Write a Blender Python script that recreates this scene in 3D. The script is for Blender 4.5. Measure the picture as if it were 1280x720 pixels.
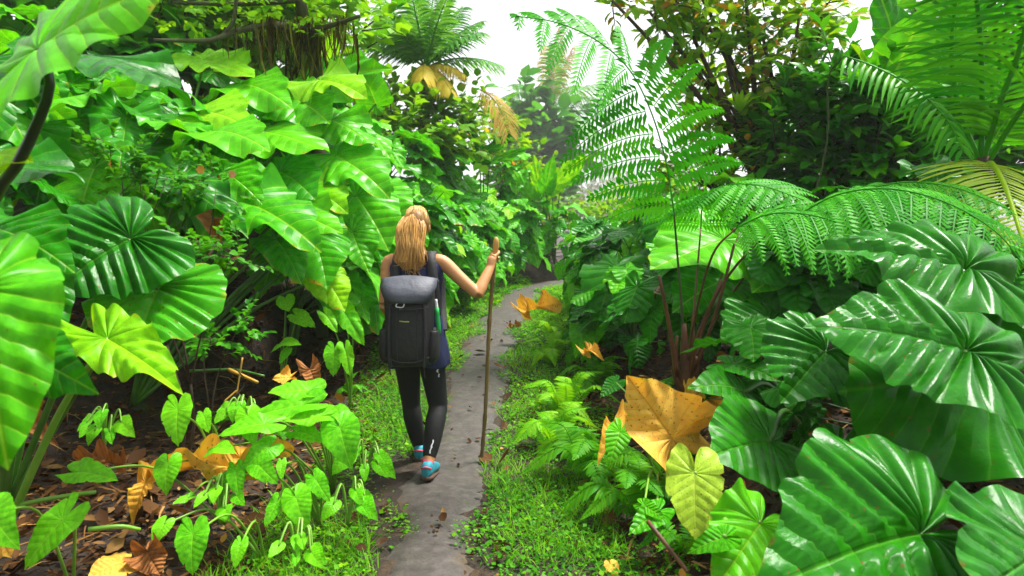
import bpy, math, random
import numpy as np
from mathutils import Vector, Matrix

# ------------------------------------------------------------------ camera, world, sun, exposure
scene = bpy.context.scene
for o in list(bpy.data.objects):
    bpy.data.objects.remove(o)
COL = scene.collection
R = math.radians
CAM_Z = 1.54
FPX = 850.0
PITCH = math.atan(70 / FPX)
cam_d = bpy.data.cameras.new('camera')
cam = bpy.data.objects.new('camera', cam_d)
COL.objects.link(cam)
cam.location = (0, 0, CAM_Z)
cam.rotation_euler = (R(90) - PITCH, 0, 0)
cam_d.sensor_width = 36
cam_d.lens = FPX / 1280 * 36
cam_d.clip_start = 0.05
cam_d.clip_end = 600
cam_d.dof.use_dof = True
cam_d.dof.focus_distance = 4.2
cam_d.dof.aperture_fstop = 3.2
scene.camera = cam

SUN_EL, SUN_AZ = R(66), R(62)          # azimuth clockwise from +Y
world = bpy.data.worlds.new('World')
scene.world = world
world.use_nodes = True
wn = world.node_tree
wn.nodes.clear()
sky = wn.nodes.new('ShaderNodeTexSky')
sky.sky_type = 'NISHITA'
sky.sun_disc = False
sky.sun_elevation = SUN_EL
sky.sun_rotation = SUN_AZ
sky.air_density = 1.0
sky.dust_density = 2.5
sky.ozone_density = 1.0
hs = wn.nodes.new('ShaderNodeHueSaturation')
hs.inputs['Saturation'].default_value = 0.12      # overcast: the cloud layer is nearly colourless
bg = wn.nodes.new('ShaderNodeBackground')
bg.inputs['Strength'].default_value = 0.052
wo = wn.nodes.new('ShaderNodeOutputWorld')
wn.links.new(sky.outputs[0], hs.inputs['Color'])
wn.links.new(hs.outputs[0], bg.inputs['Color'])
wn.links.new(bg.outputs[0], wo.inputs['Surface'])

sun_d = bpy.data.lights.new('sun', 'SUN')
sun_d.energy = 1.5
sun_d.angle = R(12)
sun_d.color = (1.0, 0.96, 0.88)
sun = bpy.data.objects.new('sun', sun_d)
COL.objects.link(sun)
sd = Vector((math.sin(SUN_AZ) * math.cos(SUN_EL), math.cos(SUN_AZ) * math.cos(SUN_EL), math.sin(SUN_EL)))
sun.rotation_euler = sd.to_track_quat('Z', 'Y').to_euler()
sun.location = sd * 30

vs = scene.view_settings
vs.view_transform = 'Standard'
vs.look = 'None'
vs.gamma = 1
vs.use_curve_mapping = False
vs.exposure = 2.5
cy = scene.cycles
cy.use_denoising = True
cy.max_bounces = 7
cy.diffuse_bounces = 1
cy.glossy_bounces = 2
cy.transmission_bounces = 2
cy.transparent_max_bounces = 4
cy.volume_bounces = 1
cy.caustics_reflective = False
cy.caustics_refractive = False
cy.use_adaptive_sampling = True
cy.adaptive_threshold = 0.02

# ------------------------------------------------------------------ helpers
CR = Vector((1, 0, 0))
CF = Vector((0, math.cos(PITCH), -math.sin(PITCH)))
CU = Vector((0, math.sin(PITCH), math.cos(PITCH)))


def at(px, py, Y):
    """point seen at photo pixel px,py lying Y metres ahead"""
    d = CF * FPX + CR * (px - 640) + CU * (360 - py)
    return Vector((0, 0, CAM_Z)) + d * (Y / d.y)


def topx(p):
    d = Vector(p) - Vector((0, 0, CAM_Z))
    f = d.dot(CF)
    return (640 + FPX * d.dot(CR) / f, 360 - FPX * d.dot(CU) / f)


def nrm(a):
    a = np.asarray(a, float)
    return a / np.maximum(np.linalg.norm(a, axis=-1, keepdims=True), 1e-9)


def tag(o, label=None, cat=None, group=None, kind=None):
    if label: o['label'] = label
    if cat: o['category'] = cat
    if group: o['group'] = group
    if kind: o['kind'] = kind
    return o


def thing(name, loc, label, cat, group=None):
    o = bpy.data.objects.new(name, None)
    o.empty_display_size = 0.1
    COL.objects.link(o)
    o.location = loc
    return tag(o, label, cat, group)


def link(name, me, parent=None, M=None):
    """link mesh me as object; M is its world matrix, parent an object with no rotation"""
    o = bpy.data.objects.new(name, me)
    COL.objects.link(o)
    if M is None:
        M = Matrix.Identity(4)
    if parent is not None:
        o.parent = parent
        off = Vector(parent.location)
        q = parent.parent
        while q is not None:
            off += Vector(q.location)
            q = q.parent
        M = Matrix.Translation(-off) @ M
    o.matrix_basis = M
    return o


def mk(name, V, F, mat=None, smooth=True, tone=None, uv=None, uv2=None):
    """mesh from arrays; F is an (m,k) array or a list of faces"""
    me = bpy.data.meshes.new(name)
    V = np.asarray(V, np.float32)
    if isinstance(F, np.ndarray):
        m, k = F.shape
        me.vertices.add(len(V))
        me.vertices.foreach_set('co', V.ravel())
        me.loops.add(m * k)
        me.loops.foreach_set('vertex_index', F.astype(np.int32).ravel())
        me.polygons.add(m)
        me.polygons.foreach_set('loop_start', np.arange(0, m * k, k, dtype=np.int32))
    else:
        me.from_pydata([tuple(map(float, v)) for v in V], [], [tuple(map(int, f)) for f in F])
    me.update(calc_edges=True)
    if smooth:
        me.polygons.foreach_set('use_smooth', np.ones(len(me.polygons), bool))
    if tone is not None:
        a = me.attributes.new('tone', 'FLOAT', 'POINT')
        a.data.foreach_set('value', np.asarray(tone, np.float32))
    for nm, arr in (('UVMap', uv), ('rim', uv2)):
        if arr is not None:
            idx = np.empty(len(me.loops), np.int32)
            me.loops.foreach_get('vertex_index', idx)
            l = me.uv_layers.new(name=nm)
            l.data.foreach_set('uv', np.asarray(arr, np.float32)[idx].ravel())
    if mat: me.materials.append(mat)
    me.validate()
    return me


def catmull(P, n):
    P = np.asarray(P, float)
    if len(P) < 3:
        t = np.linspace(0, 1, n)[:, None]
        return P[0] * (1 - t) + P[-1] * t
    Q = np.vstack([2 * P[0] - P[1], P, 2 * P[-1] - P[-2]])
    out = []
    for s in np.linspace(0, len(P) - 1 - 1e-6, n):
        i = int(s); t = s - i
        a, b, c, d = Q[i], Q[i + 1], Q[i + 2], Q[i + 3]
        out.append(0.5 * (2 * b + (c - a) * t + (2 * a - 5 * b + 4 * c - d) * t * t + (3 * b - a - 3 * c + d) * t ** 3))
    return np.array(out)


def tube_geo(P, rad, k=8, cap=True):
    P = np.asarray(P, float)
    n = len(P)
    rad = np.interp(np.linspace(0, 1, n), np.linspace(0, 1, len(np.atleast_1d(rad))), np.atleast_1d(rad))
    T = nrm(np.gradient(P, axis=0))
    ref = np.array([0.3, 0.9, 0.31]) if abs(T[0][2]) > 0.7 else np.array([0.05, 0.1, 1.0])
    V, F = [], []
    a = np.linspace(0, 2 * np.pi, k, endpoint=False)
    for i in range(n):
        A = nrm(np.cross(T[i], ref)); B = np.cross(T[i], A)
        ref = B if False else ref
        V.append(P[i] + rad[i] * (np.cos(a)[:, None] * A + np.sin(a)[:, None] * B))
    V = np.vstack(V)
    for i in range(n - 1):
        for j in range(k):
            j2 = (j + 1) % k
            F.append((i * k + j, i * k + j2, (i + 1) * k + j2, (i + 1) * k + j))
    if cap:
        V = np.vstack([V, P[:1], P[-1:]])
        c0, c1 = n * k, n * k + 1
        for j in range(k):
            F.append((c0, (j + 1) % k, j)); F.append((c1, (n - 1) * k + j, (n - 1) * k + (j + 1) % k))
    return V, F


class MB:
    """collects pieces of one mesh"""
    def __init__(s): s.V = []; s.F = []; s.n = 0; s.T = []
    def add(s, V, F, tone=0.5):
        V = np.asarray(V, float)
        s.V.append(V); s.F += [tuple(int(i) + s.n for i in f) for f in F]
        s.T.append(np.full(len(V), tone)); s.n += len(V)
        return s
    def tube(s, P, rad, k=8, n=None, tone=0.5):
        if n: P = catmull(P, n)
        return s.add(*tube_geo(P, rad, k), tone=tone)
    def build(s, name, mat, parent=None, smooth=True):
        return link(name, mk(name, np.vstack(s.V), s.F, mat, smooth, tone=np.concatenate(s.T)), parent)


def leafcloud(tv, tf, P, A, N, s, w, tone):
    """many copies of a leaf template: P place, A along, N up"""
    A = nrm(A); B = nrm(np.cross(N, A)); N2 = np.cross(A, B)
    tv = np.asarray(tv, float)
    s = np.broadcast_to(s, len(P)); w = np.broadcast_to(w, len(P))
    V = P[:, None, :] + s[:, None, None] * (tv[None, :, 0, None] * A[:, None, :] + (w[:, None] * tv[None, :, 1])[..., None] * B[:, None, :] + tv[None, :, 2, None] * N2[:, None, :])
    k = len(tv)
    F = (np.asarray(tf)[None] + (np.arange(len(P)) * k)[:, None, None]).reshape(-1, np.asarray(tf).shape[1])
    return V.reshape(-1, 3), F, np.repeat(tone, k)

DIAMOND = ([(0, 0, 0), (.45, .5, .06), (1, 0, -.08), (.45, -.5, .06)], [(0, 1, 2), (0, 2, 3)])
LEAF8 = ([(0, 0, 0), (.3, .42, .05), (.3, 0, 0), (.3, -.42, .05), (.65, .4, .0), (.65, 0, -.05), (.65, -.4, .0), (1, 0, -.2)],
         [(0, 2, 1), (0, 3, 2), (2, 5, 4), (2, 4, 1), (2, 3, 6), (2, 6, 5), (4, 5, 7), (5, 6, 7)])
BLADE = ([(0, .5, 0), (0, -.5, 0), (.5, -.4, -.03), (.5, .4, -.03), (1, 0, -.28), (1, 0.02, -.28)], [(0, 1, 2, 3), (3, 2, 4, 5)])

# ------------------------------------------------------------------ materials
def nodes(name):
    m = bpy.data.materials.new(name)
    m.use_nodes = True
    nt = m.node_tree
    nt.nodes.clear()
    return m, nt, nt.nodes.new, nt.links.new


def mth(nt, op, a, b=None, c=None, clamp=False):
    n = nt.nodes.new('ShaderNodeMath')
    n.operation = op
    n.use_clamp = clamp
    for i, v in enumerate((a, b, c)):
        if v is None: continue
        if isinstance(v, (int, float)): n.inputs[i].default_value = v
        else: nt.links.new(v, n.inputs[i])
    return n.outputs[0]


def mixc(nt, f, a, b, mode='MIX'):
    n = nt.nodes.new('ShaderNodeMix')
    n.data_type = 'RGBA'
    n.blend_type = mode
    for sock, v in ((n.inputs[0], f), (n.inputs[6], a), (n.inputs[7], b)):
        if isinstance(v, (int, float)): sock.default_value = v
        elif isinstance(v, tuple): sock.default_value = (*v, 1) if len(v) == 3 else v
        else: nt.links.new(v, sock)
    return n.outputs[2]


def ramp(nt, f, stops):
    n = nt.nodes.new('ShaderNodeValToRGB')
    e = n.color_ramp.elements
    while len(e) < len(stops): e.new(0.5)
    for x, (p, c) in zip(e, stops):
        x.position = p; x.color = (*c, 1)
    nt.links.new(f, n.inputs[0])
    return n.outputs[0]


def noise(nt, scale, detail=4, vec=None, rough=0.55, coord='Object'):
    n = nt.nodes.new('ShaderNodeTexNoise')
    n.inputs['Scale'].default_value = scale
    n.inputs['Detail'].default_value = detail
    n.inputs['Roughness'].default_value = rough
    if vec is None:
        t = nt.nodes.new('ShaderNodeTexCoord')
        vec = t.outputs[coord]
    nt.links.new(vec, n.inputs['Vector'])
    return n.outputs[0]


def leaf_shader(nt, col, rough, trans, tcol, normal=None, spec=0.12, coat=0.0):
    b = nt.nodes.new('ShaderNodeBsdfPrincipled')
    nt.links.new(col, b.inputs['Base Color'])
    if isinstance(rough, (int, float)): b.inputs['Roughness'].default_value = rough
    else: nt.links.new(rough, b.inputs['Roughness'])
    b.inputs['Specular IOR Level'].default_value = spec
    if coat:
        b.inputs['Coat Weight'].default_value = coat
        b.inputs['Coat Roughness'].default_value = 0.12
    t = nt.nodes.new('ShaderNodeBsdfTranslucent')
    nt.links.new(tcol, t.inputs['Color'])
    if normal is not None:
        nt.links.new(normal, b.inputs['Normal']); nt.links.new(normal, t.inputs['Normal'])
    mx = nt.nodes.new('ShaderNodeMixShader')
    mx.inputs[0].default_value = trans
    nt.links.new(b.outputs[0], mx.inputs[1]); nt.links.new(t.outputs[0], mx.inputs[2])
    o = nt.nodes.new('ShaderNodeOutputMaterial')
    nt.links.new(mx.outputs[0], o.inputs['Surface'])


VS = 0.155       # spacing of the side veins along the midrib, leaf lengths
def ear_material(name, c1, c2, vein, rough=0.3, trans=0.35, tc=1.6, edge=None, edge_amt=0.0, spots=0.0, bump=0.45, coat=0.0, veinw=0.6, spec=0.14):
    """elephant ear leaf: midrib, curved side veins, quilting between them, mottling, worn rim"""
    m, nt, N, L = nodes(name)
    uv = N('ShaderNodeUVMap'); uv.uv_map = 'UVMap'
    sp = N('ShaderNodeSeparateXYZ'); L(uv.outputs[0], sp.inputs[0])
    x, y = sp.outputs[0], sp.outputs[1]
    ay = mth(nt, 'ABSOLUTE', y)
    wob = noise(nt, 5, 2, uv.outputs[0])
    p = mth(nt, 'SUBTRACT', x, mth(nt, 'MULTIPLY', ay, 0.55))
    p = mth(nt, 'ADD', p, mth(nt, 'MULTIPLY', mth(nt, 'SUBTRACT', wob, 0.5), 0.05))
    ang = mth(nt, 'ARCTAN2', ay, x)
    q = mth(nt, 'MULTIPLY', mth(nt, 'SUBTRACT', ang, 1.068), 2.4)
    front = mth(nt, 'GREATER_THAN', p, 0.0)
    ph = mth(nt, 'ADD', mth(nt, 'MULTIPLY', mth(nt, 'DIVIDE', p, VS), front), mth(nt, 'MULTIPLY', q, mth(nt, 'SUBTRACT', 1.0, front)))
    pp = mth(nt, 'PINGPONG', ph, 0.5)
    sv = mth(nt, 'SUBTRACT', 1.0, mth(nt, 'DIVIDE', pp, 0.065), clamp=True)
    mid = mth(nt, 'SUBTRACT', 1.0, mth(nt, 'DIVIDE', ay, 0.018), clamp=True)
    mid = mth(nt, 'MULTIPLY', mid, mth(nt, 'GREATER_THAN', x, -0.02))
    vm = mth(nt, 'MAXIMUM', mth(nt, 'MULTIPLY', sv, 0.65), mid)
    oi = N('ShaderNodeObjectInfo')
    base = mixc(nt, oi.outputs['Random'], c1, c2)
    mott = noise(nt, 7, 5, uv.outputs[0])
    base = mixc(nt, mth(nt, 'MULTIPLY', mth(nt, 'SUBTRACT', mott, 0.38, clamp=True), 1.6), base, tuple(min(1, v * 1.7 + 0.004) for v in c2))
    col = mixc(nt, mth(nt, 'MULTIPLY', vm, veinw), base, vein)
    if edge:
        rv = N('ShaderNodeUVMap'); rv.uv_map = 'rim'
        rs = N('ShaderNodeSeparateXYZ'); L(rv.outputs[0], rs.inputs[0])
        nz = noise(nt, 3.2, 4, uv.outputs[0])
        e = mth(nt, 'ADD', rs.outputs[0], mth(nt, 'MULTIPLY', mth(nt, 'SUBTRACT', nz, 0.62), 0.9))
        e = mth(nt, 'MULTIPLY', mth(nt, 'SUBTRACT', e, 1 - edge_amt, clamp=True), 7, clamp=True)
        col = mixc(nt, e, col, edge)
    if spots:
        v = N('ShaderNodeTexNoise'); v.inputs['Scale'].default_value = 26; v.inputs['Detail'].default_value = 2
        L(uv.outputs[0], v.inputs['Vector'])
        s = mth(nt, 'MULTIPLY', mth(nt, 'SUBTRACT', v.outputs[0], 0.72 - spots * 0.1, clamp=True), 14, clamp=True)
        col = mixc(nt, s, col, (0.16, 0.09, 0.02))
    h = mth(nt, 'ADD', mth(nt, 'POWER', mth(nt, 'MULTIPLY', pp, 2.0), 0.6), mth(nt, 'MULTIPLY', mott, 0.35))
    h = mth(nt, 'SUBTRACT', h, mth(nt, 'MULTIPLY', mid, 0.6))
    fine = noise(nt, 60, 3, uv.outputs[0])
    h = mth(nt, 'ADD', h, mth(nt, 'MULTIPLY', fine, 0.12))
    bp = N('ShaderNodeBump'); bp.inputs['Strength'].default_value = bump; bp.inputs['Distance'].default_value = 0.012
    L(h, bp.inputs['Height'])
    gm = N('ShaderNodeNewGeometry')
    rr = mth(nt, 'ADD', mth(nt, 'ADD', rough, mth(nt, 'MULTIPLY', mth(nt, 'SUBTRACT', noise(nt, 4, 4, uv.outputs[0]), 0.5), 0.35)), mth(nt, 'MULTIPLY', gm.outputs['Backfacing'], 0.3))
    tcol = mixc(nt, 1.0, col, (tc * 1.25, tc, tc * 0.3), 'MULTIPLY')
    leaf_shader(nt, col, rr, trans, tcol, bp.outputs[0], spec=spec, coat=coat)
    return m


def tone_leaf(name, stops, rough=0.45, trans=0.35, tc=1.5, obj_rand=0.0):
    """small leaves; the per-leaf attribute 'tone' picks the colour"""
    m, nt, N, L = nodes(name)
    a = N('ShaderNodeAttribute'); a.attribute_name = 'tone'
    f = a.outputs['Fac']
    if obj_rand:
        oi = N('ShaderNodeObjectInfo')
        f = mth(nt, 'ADD', f, mth(nt, 'MULTIPLY', mth(nt, 'SUBTRACT', oi.outputs['Random'], 0.5), obj_rand), clamp=True)
    col = ramp(nt, f, stops)
    nz = noise(nt, 9, 3)
    col = mixc(nt, mth(nt, 'MULTIPLY', nz, 0.5), col, mixc(nt, 1.0, col, (0.55, 0.6, 0.5), 'MULTIPLY'))
    tcol = mixc(nt, 1.0, col, (tc * 1.2, tc, tc * 0.35), 'MULTIPLY')
    leaf_shader(nt, col, rough, trans, tcol)
    return m


def plain(name, c1, c2=None, rough=0.7, scale=12, bump=0.0, bscale=40, metal=0.0, stretch=None, spec=0.5, sheen=0.0):
    m, nt, N, L = nodes(name)
    tc = N('ShaderNodeTexCoord')
    vec = tc.outputs['Object']
    if stretch:
        mp = N('ShaderNodeMapping'); mp.inputs['Scale'].default_value = stretch
        L(vec, mp.inputs[0]); vec = mp.outputs[0]
    f = noise(nt, scale, 5, vec)
    f = mth(nt, 'MULTIPLY', mth(nt, 'SUBTRACT', f, 0.3, clamp=True), 2.5, clamp=True)
    col = mixc(nt, f, c1, c2 or tuple(v * 0.7 for v in c1))
    b = N('ShaderNodeBsdfPrincipled')
    L(col, b.inputs['Base Color'])
    b.inputs['Roughness'].default_value = rough
    b.inputs['Metallic'].default_value = metal
    b.inputs['Specular IOR Level'].default_value = spec
    if sheen: b.inputs['Sheen Weight'].default_value = sheen
    if bump:
        bp = N('ShaderNodeBump'); bp.inputs['Strength'].default_value = bump; bp.inputs['Distance'].default_value = 0.01
        L(noise(nt, bscale, 6, vec), bp.inputs['Height']); L(bp.outputs[0], b.inputs['Normal'])
    o = N('ShaderNodeOutputMaterial'); L(b.outputs[0], o.inputs['Surface'])
    return m


MT = {}
VEIN = (0.20, 0.48, 0.03)
MT['mid'] = ear_material('leaf_green', (0.006, 0.10, 0.002), (0.024, 0.23, 0.003), VEIN, 0.30, 0.26, edge=(0.30, 0.30, 0.02), edge_amt=0.03, spots=0.35)
MT['bright'] = ear_material('leaf_bright_green', (0.022, 0.25, 0.002), (0.09, 0.42, 0.004), (0.36, 0.64, 0.03), 0.32, 0.30, edge=(0.45, 0.42, 0.02), edge_amt=0.04, spots=0.35)
MT['lime'] = ear_material('leaf_lime', (0.10, 0.42, 0.004), (0.24, 0.55, 0.006), (0.50, 0.70, 0.03), 0.38, 0.34, edge=(0.50, 0.42, 0.02), edge_amt=0.12, spots=0.3)
MT['dark'] = ear_material('leaf_dark_glossy', (0.008, 0.115, 0.002), (0.020, 0.190, 0.003), (0.08, 0.34, 0.015), 0.27, 0.22, coat=0.04, bump=0.8, spec=0.16, edge=(0.20, 0.16, 0.015), edge_amt=0.02, spots=0.45)
MT['worn'] = ear_material('leaf_worn_edge', (0.015, 0.20, 0.004), (0.05, 0.32, 0.006), VEIN, 0.28, 0.36, edge=(0.42, 0.30, 0.02), edge_amt=0.14, spots=0.8)
MT['yellow'] = ear_material('leaf_yellowing', (0.30, 0.50, 0.03), (0.36, 0.52, 0.04), (0.55, 0.62, 0.12), 0.42, 0.35, edge=(0.40, 0.22, 0.02), edge_amt=0.08, spots=0.9, bump=0.2)
MT['dry'] = ear_material('leaf_dry_orange', (0.74, 0.33, 0.035), (0.80, 0.43, 0.07), (0.50, 0.22, 0.02), 0.55, 0.22, tc=1.1, edge=(0.70, 0.52, 0.03), edge_amt=0.14, spots=0.9, bump=0.3)
MT['brown'] = ear_material('leaf_dry_brown', (0.24, 0.085, 0.025), (0.34, 0.14, 0.04), (0.16, 0.06, 0.02), 0.65, 0.15, tc=1.1, bump=0.9)
MT['seedling'] = ear_material('leaf_seedling', (0.06, 0.38, 0.005), (0.15, 0.50, 0.008), (0.36, 0.66, 0.04), 0.36, 0.32, bump=0.12)
MT['stalk'] = plain('leaf_stalk', (0.08, 0.24, 0.02), (0.03, 0.10, 0.012), 0.4, 6)
MT['stalk_lime'] = plain('leaf_stalk_pale', (0.20, 0.42, 0.04), (0.12, 0.30, 0.02), 0.4, 6)
MT['stalk_dark'] = plain('leaf_stalk_dark', (0.02, 0.045, 0.012), (0.012, 0.02, 0.008), 0.35, 9)
MT['fern'] = tone_leaf('fern_frond', [(0, (0.06, 0.34, 0.008)), (1, (0.16, 0.52, 0.012))], 0.45, 0.42, obj_rand=0.8)
MT['fern_lime'] = tone_leaf('fern_frond_lime', [(0, (0.15, 0.50, 0.008)), (1, (0.28, 0.62, 0.012))], 0.45, 0.42, obj_rand=0.8)
MT['treefern'] = tone_leaf('tree_fern_frond', [(0, (0.02, 0.27, 0.003)), (1, (0.08, 0.46, 0.005))], 0.5, 0.32, obj_rand=0.3)
MT['palm'] = tone_leaf('palm_frond', [(0, (0.06, 0.27, 0.03)), (1, (0.16, 0.44, 0.07))], 0.35, 0.3, obj_rand=0.6)
MT['palm_bright'] = tone_leaf('palm_frond_bright', [(0, (0.02, 0.26, 0.004)), (1, (0.11, 0.48, 0.008))], 0.35, 0.28, obj_rand=0.4)
MT['palm_lime'] = tone_leaf('palm_frond_lime', [(0, (0.32, 0.56, 0.01)), (1, (0.46, 0.64, 0.02))], 0.4, 0.42)
MT['palm_dead'] = tone_leaf('palm_frond_dead', [(0, (0.55, 0.30, 0.05)), (1, (0.72, 0.48, 0.12))], 0.6, 0.25, tc=1.1, obj_rand=0.6)
MT['palm_yellow'] = tone_leaf('palm_frond_yellow', [(0, (0.60, 0.46, 0.03)), (1, (0.75, 0.60, 0.05))], 0.5, 0.3, tc=1.1)
MT['bark'] = plain('bark', (0.10, 0.065, 0.035), (0.035, 0.022, 0.012), 0.85, 14, 0.8, 30, stretch=(1, 1, 0.3))
MT['bark_moss'] = plain('mossy_bark', (0.055, 0.045, 0.02), (0.05, 0.075, 0.015), 0.9, 9, 0.8, 40)
MT['stem_red'] = plain('fern_stem_brown', (0.16, 0.06, 0.02), (0.07, 0.03, 0.012), 0.55, 14, 0.4, 60)
MT['rachis'] = plain('fern_rachis', (0.03, 0.07, 0.012), (0.07, 0.05, 0.02), 0.5, 6)
MT['moss'] = tone_leaf('hanging_moss', [(0, (0.03, 0.025, 0.008)), (0.6, (0.07, 0.06, 0.012)), (1, (0.22, 0.26, 0.03))], 0.9, 0.35)
MT['crown_olive'] = tone_leaf('crown_olive', [(0, (0.06, 0.22, 0.006)), (0.6, (0.15, 0.40, 0.008)), (0.9, (0.30, 0.50, 0.010)), (1, (0.50, 0.28, 0.03))], 0.35, 0.42)
MT['crown_dark'] = tone_leaf('crown_dark', [(0, (0.012, 0.13, 0.005)), (0.7, (0.045, 0.28, 0.006)), (1, (0.12, 0.42, 0.008))], 0.28, 0.34)
MT['crown_haze_tint'] = tone_leaf('crown_haze_tint', [(0, (0.10, 0.15, 0.07)), (1, (0.20, 0.27, 0.12))], 0.5, 0.3)  # far foliage: fading by haze painted into the leaf colour as pale grey-green
MT['crown_lime'] = tone_leaf('crown_lime', [(0, (0.06, 0.28, 0.008)), (1, (0.26, 0.52, 0.012))], 0.4, 0.4)
MT['vine'] = tone_leaf('vine_leaf', [(0, (0.02, 0.18, 0.008)), (1, (0.10, 0.40, 0.012))], 0.35, 0.35)
MT['grass'] = tone_leaf('ground_cover', [(0, (0.03, 0.18, 0.003)), (0.5, (0.10, 0.38, 0.005)), (1, (0.26, 0.54, 0.007))], 0.5, 0.4)
MT['litter'] = tone_leaf('leaf_litter', [(0, (0.025, 0.012, 0.006)), (0.45, (0.09, 0.038, 0.013)), (0.75, (0.22, 0.10, 0.028)), (0.93, (0.45, 0.27, 0.09)), (1, (0.60, 0.27, 0.03))], 0.7, 0.1, tc=1.0)


def ground_material():
    m, nt, N, L = nodes('forest_soil')
    n1 = noise(nt, 1.6, 6); n2 = noise(nt, 11, 6, rough=0.65); n3 = noise(nt, 60, 4)
    col = ramp(nt, n2, [(0.3, (0.008, 0.005, 0.003)), (0.5, (0.024, 0.013, 0.006)), (0.62, (0.055, 0.030, 0.011)), (0.8, (0.018, 0.020, 0.006))])
    mo = mth(nt, 'MULTIPLY', mth(nt, 'SUBTRACT', mth(nt, 'ADD', n1, mth(nt, 'MULTIPLY', n3, 0.35)), 0.80, clamp=True), 6, clamp=True)
    col = mixc(nt, mo, col, (0.04, 0.11, 0.006))
    b = N('ShaderNodeBsdfPrincipled'); L(col, b.inputs['Base Color']); b.inputs['Roughness'].default_value = 0.85
    bp = N('ShaderNodeBump'); bp.inputs['Strength'].default_value = 0.9; bp.inputs['Distance'].default_value = 0.03
    L(mth(nt, 'ADD', n2, mth(nt, 'MULTIPLY', n3, 0.4)), bp.inputs['Height']); L(bp.outputs[0], b.inputs['Normal'])
    o = N('ShaderNodeOutputMaterial'); L(b.outputs[0], o.inputs['Surface'])
    return m


def path_material():
    m, nt, N, L = nodes('wet_path')
    n1 = noise(nt, 2.2, 6, rough=0.6); n2 = noise(nt, 14, 6, rough=0.7); n3 = noise(nt, 120, 3)
    col = ramp(nt, n2, [(0.25, (0.026, 0.020, 0.016)), (0.5, (0.056, 0.046, 0.040)), (0.75, (0.105, 0.090, 0.080))])
    a = N('ShaderNodeAttribute'); a.attribute_name = 'tone'
    e = mth(nt, 'ADD', a.outputs['Fac'], mth(nt, 'MULTIPLY', mth(nt, 'SUBTRACT', n1, 0.5), 1.8))
    e = mth(nt, 'MULTIPLY', mth(nt, 'SUBTRACT', e, 0.55, clamp=True), 2.2, clamp=True)
    dirt = ramp(nt, n2, [(0.3, (0.030, 0.018, 0.008)), (0.55, (0.085, 0.052, 0.021)), (0.8, (0.13, 0.085, 0.030))])
    col = mixc(nt, e, col, dirt)
    g = mth(nt, 'MULTIPLY', mth(nt, 'SUBTRACT', noise(nt, 5, 5), 0.6, clamp=True), 5, clamp=True)
    col = mixc(nt, mth(nt, 'MULTIPLY', g, 0.5), col, (0.06, 0.085, 0.02))
    b = N('ShaderNodeBsdfPrincipled'); L(col, b.inputs['Base Color'])
    L(mth(nt, 'ADD', 0.42, mth(nt, 'MULTIPLY', n1, 0.4)), b.inputs['Roughness'])
    bp = N('ShaderNodeBump'); bp.inputs['Strength'].default_value = 0.6; bp.inputs['Distance'].default_value = 0.012
    L(mth(nt, 'ADD', n2, mth(nt, 'MULTIPLY', n3, 0.3)), bp.inputs['Height']); L(bp.outputs[0], b.inputs['Normal'])
    o = N('ShaderNodeOutputMaterial'); L(b.outputs[0], o.inputs['Surface'])
    return m

# ------------------------------------------------------------------ terrain
PATH = np.array([(1.0, -.40), (2.4, -.38), (3.2, -.385), (4.2, -.40), (5.2, -.38), (6.5, -.36), (8, -.29), (10, -.14), (12, 0.12), (13.4, .42), (14.3, 1.0), (14.9, 2.2), (15.2, 5.0), (15.4, 9.0)])
XL = np.array([(-6, -2.6), (2, -2.7), (4, -2.8), (5.2, -2.6), (6.1, -2.1), (6.8, -1.55), (8, -1.22), (10, -.95), (12, -.62), (13.5, -.2), (14.6, .35), (15.6, 1.3), (18, 1.7), (24, 1.0), (60, -2)])
XR = np.array([(-6, .75), (3, .72), (5, .78), (7, .85), (10, .95), (12, 1.1), (13.2, 1.7), (13.8, 4), (14.2, 9), (60, 9)])


def xl(Y): return np.interp(Y, XL[:, 0], XL[:, 1])
def xr(Y): return np.interp(Y, XR[:, 0], XR[:, 1])
def sst(a, b, x):
    t = np.clip((x - a) / (b - a), 0, 1); return t * t * (3 - 2 * t)


def hz(x, Y):
    x = np.asarray(x, float); Y = np.asarray(Y, float)
    z = 0.05 * np.clip(Y - 5, 0, 11) + 0.02 * np.sin(x * 2.1 + Y) * np.sin(Y * 1.7) * sst(0.5, 1.2, np.abs(x + .35))
    d = xl(Y) - x
    z = z + sst(-0.2, 0.9, d) * 0.45 + np.clip(d - 0.3, 0, 3.0) * 0.52
    z = z + sst(0.5, 1.6, -0.4 - x) * sst(8, 5, Y) * 0.10
    d2 = x - xr(Y)
    z = z + sst(-0.15, 0.75, d2) * 0.42 + np.clip(d2 - 0.4, 0, 3.0) * 0.16
    return z - 0.03 * np.clip(Y - 22, 0, 60) * sst(20, 30, Y)


def P3(x, Y, dz=0.0):
    return Vector((x, Y, float(hz(x, Y)) + dz))


gx = np.concatenate([np.linspace(-130, -6, 24)[:-1], np.linspace(-6, 6, 150), np.linspace(6, 130, 24)[1:]])
gy = np.concatenate([np.linspace(-8, 1, 10)[:-1], np.linspace(1, 17, 200), np.linspace(17, 260, 50)[1:]])
X, Y = np.meshgrid(gx, gy)
nv = np.random.default_rng(3).normal(0, 0.006, X.shape) * (np.abs(X) < 6)
V = np.stack([X, Y, hz(X, Y) + nv], -1).reshape(-1, 3)
nx, ny = len(gx), len(gy)
i, j = np.meshgrid(np.arange(nx - 1), np.arange(ny - 1))
b = (j * nx + i).ravel()
F = np.stack([b, b + 1, b + nx + 1, b + nx], 1)
tag(link('ground', mk('ground', V, F, ground_material())), kind='structure')


def path_edges(Yv):
    c = np.interp(Yv, PATH[:, 0], PATH[:, 1])
    return c

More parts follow.
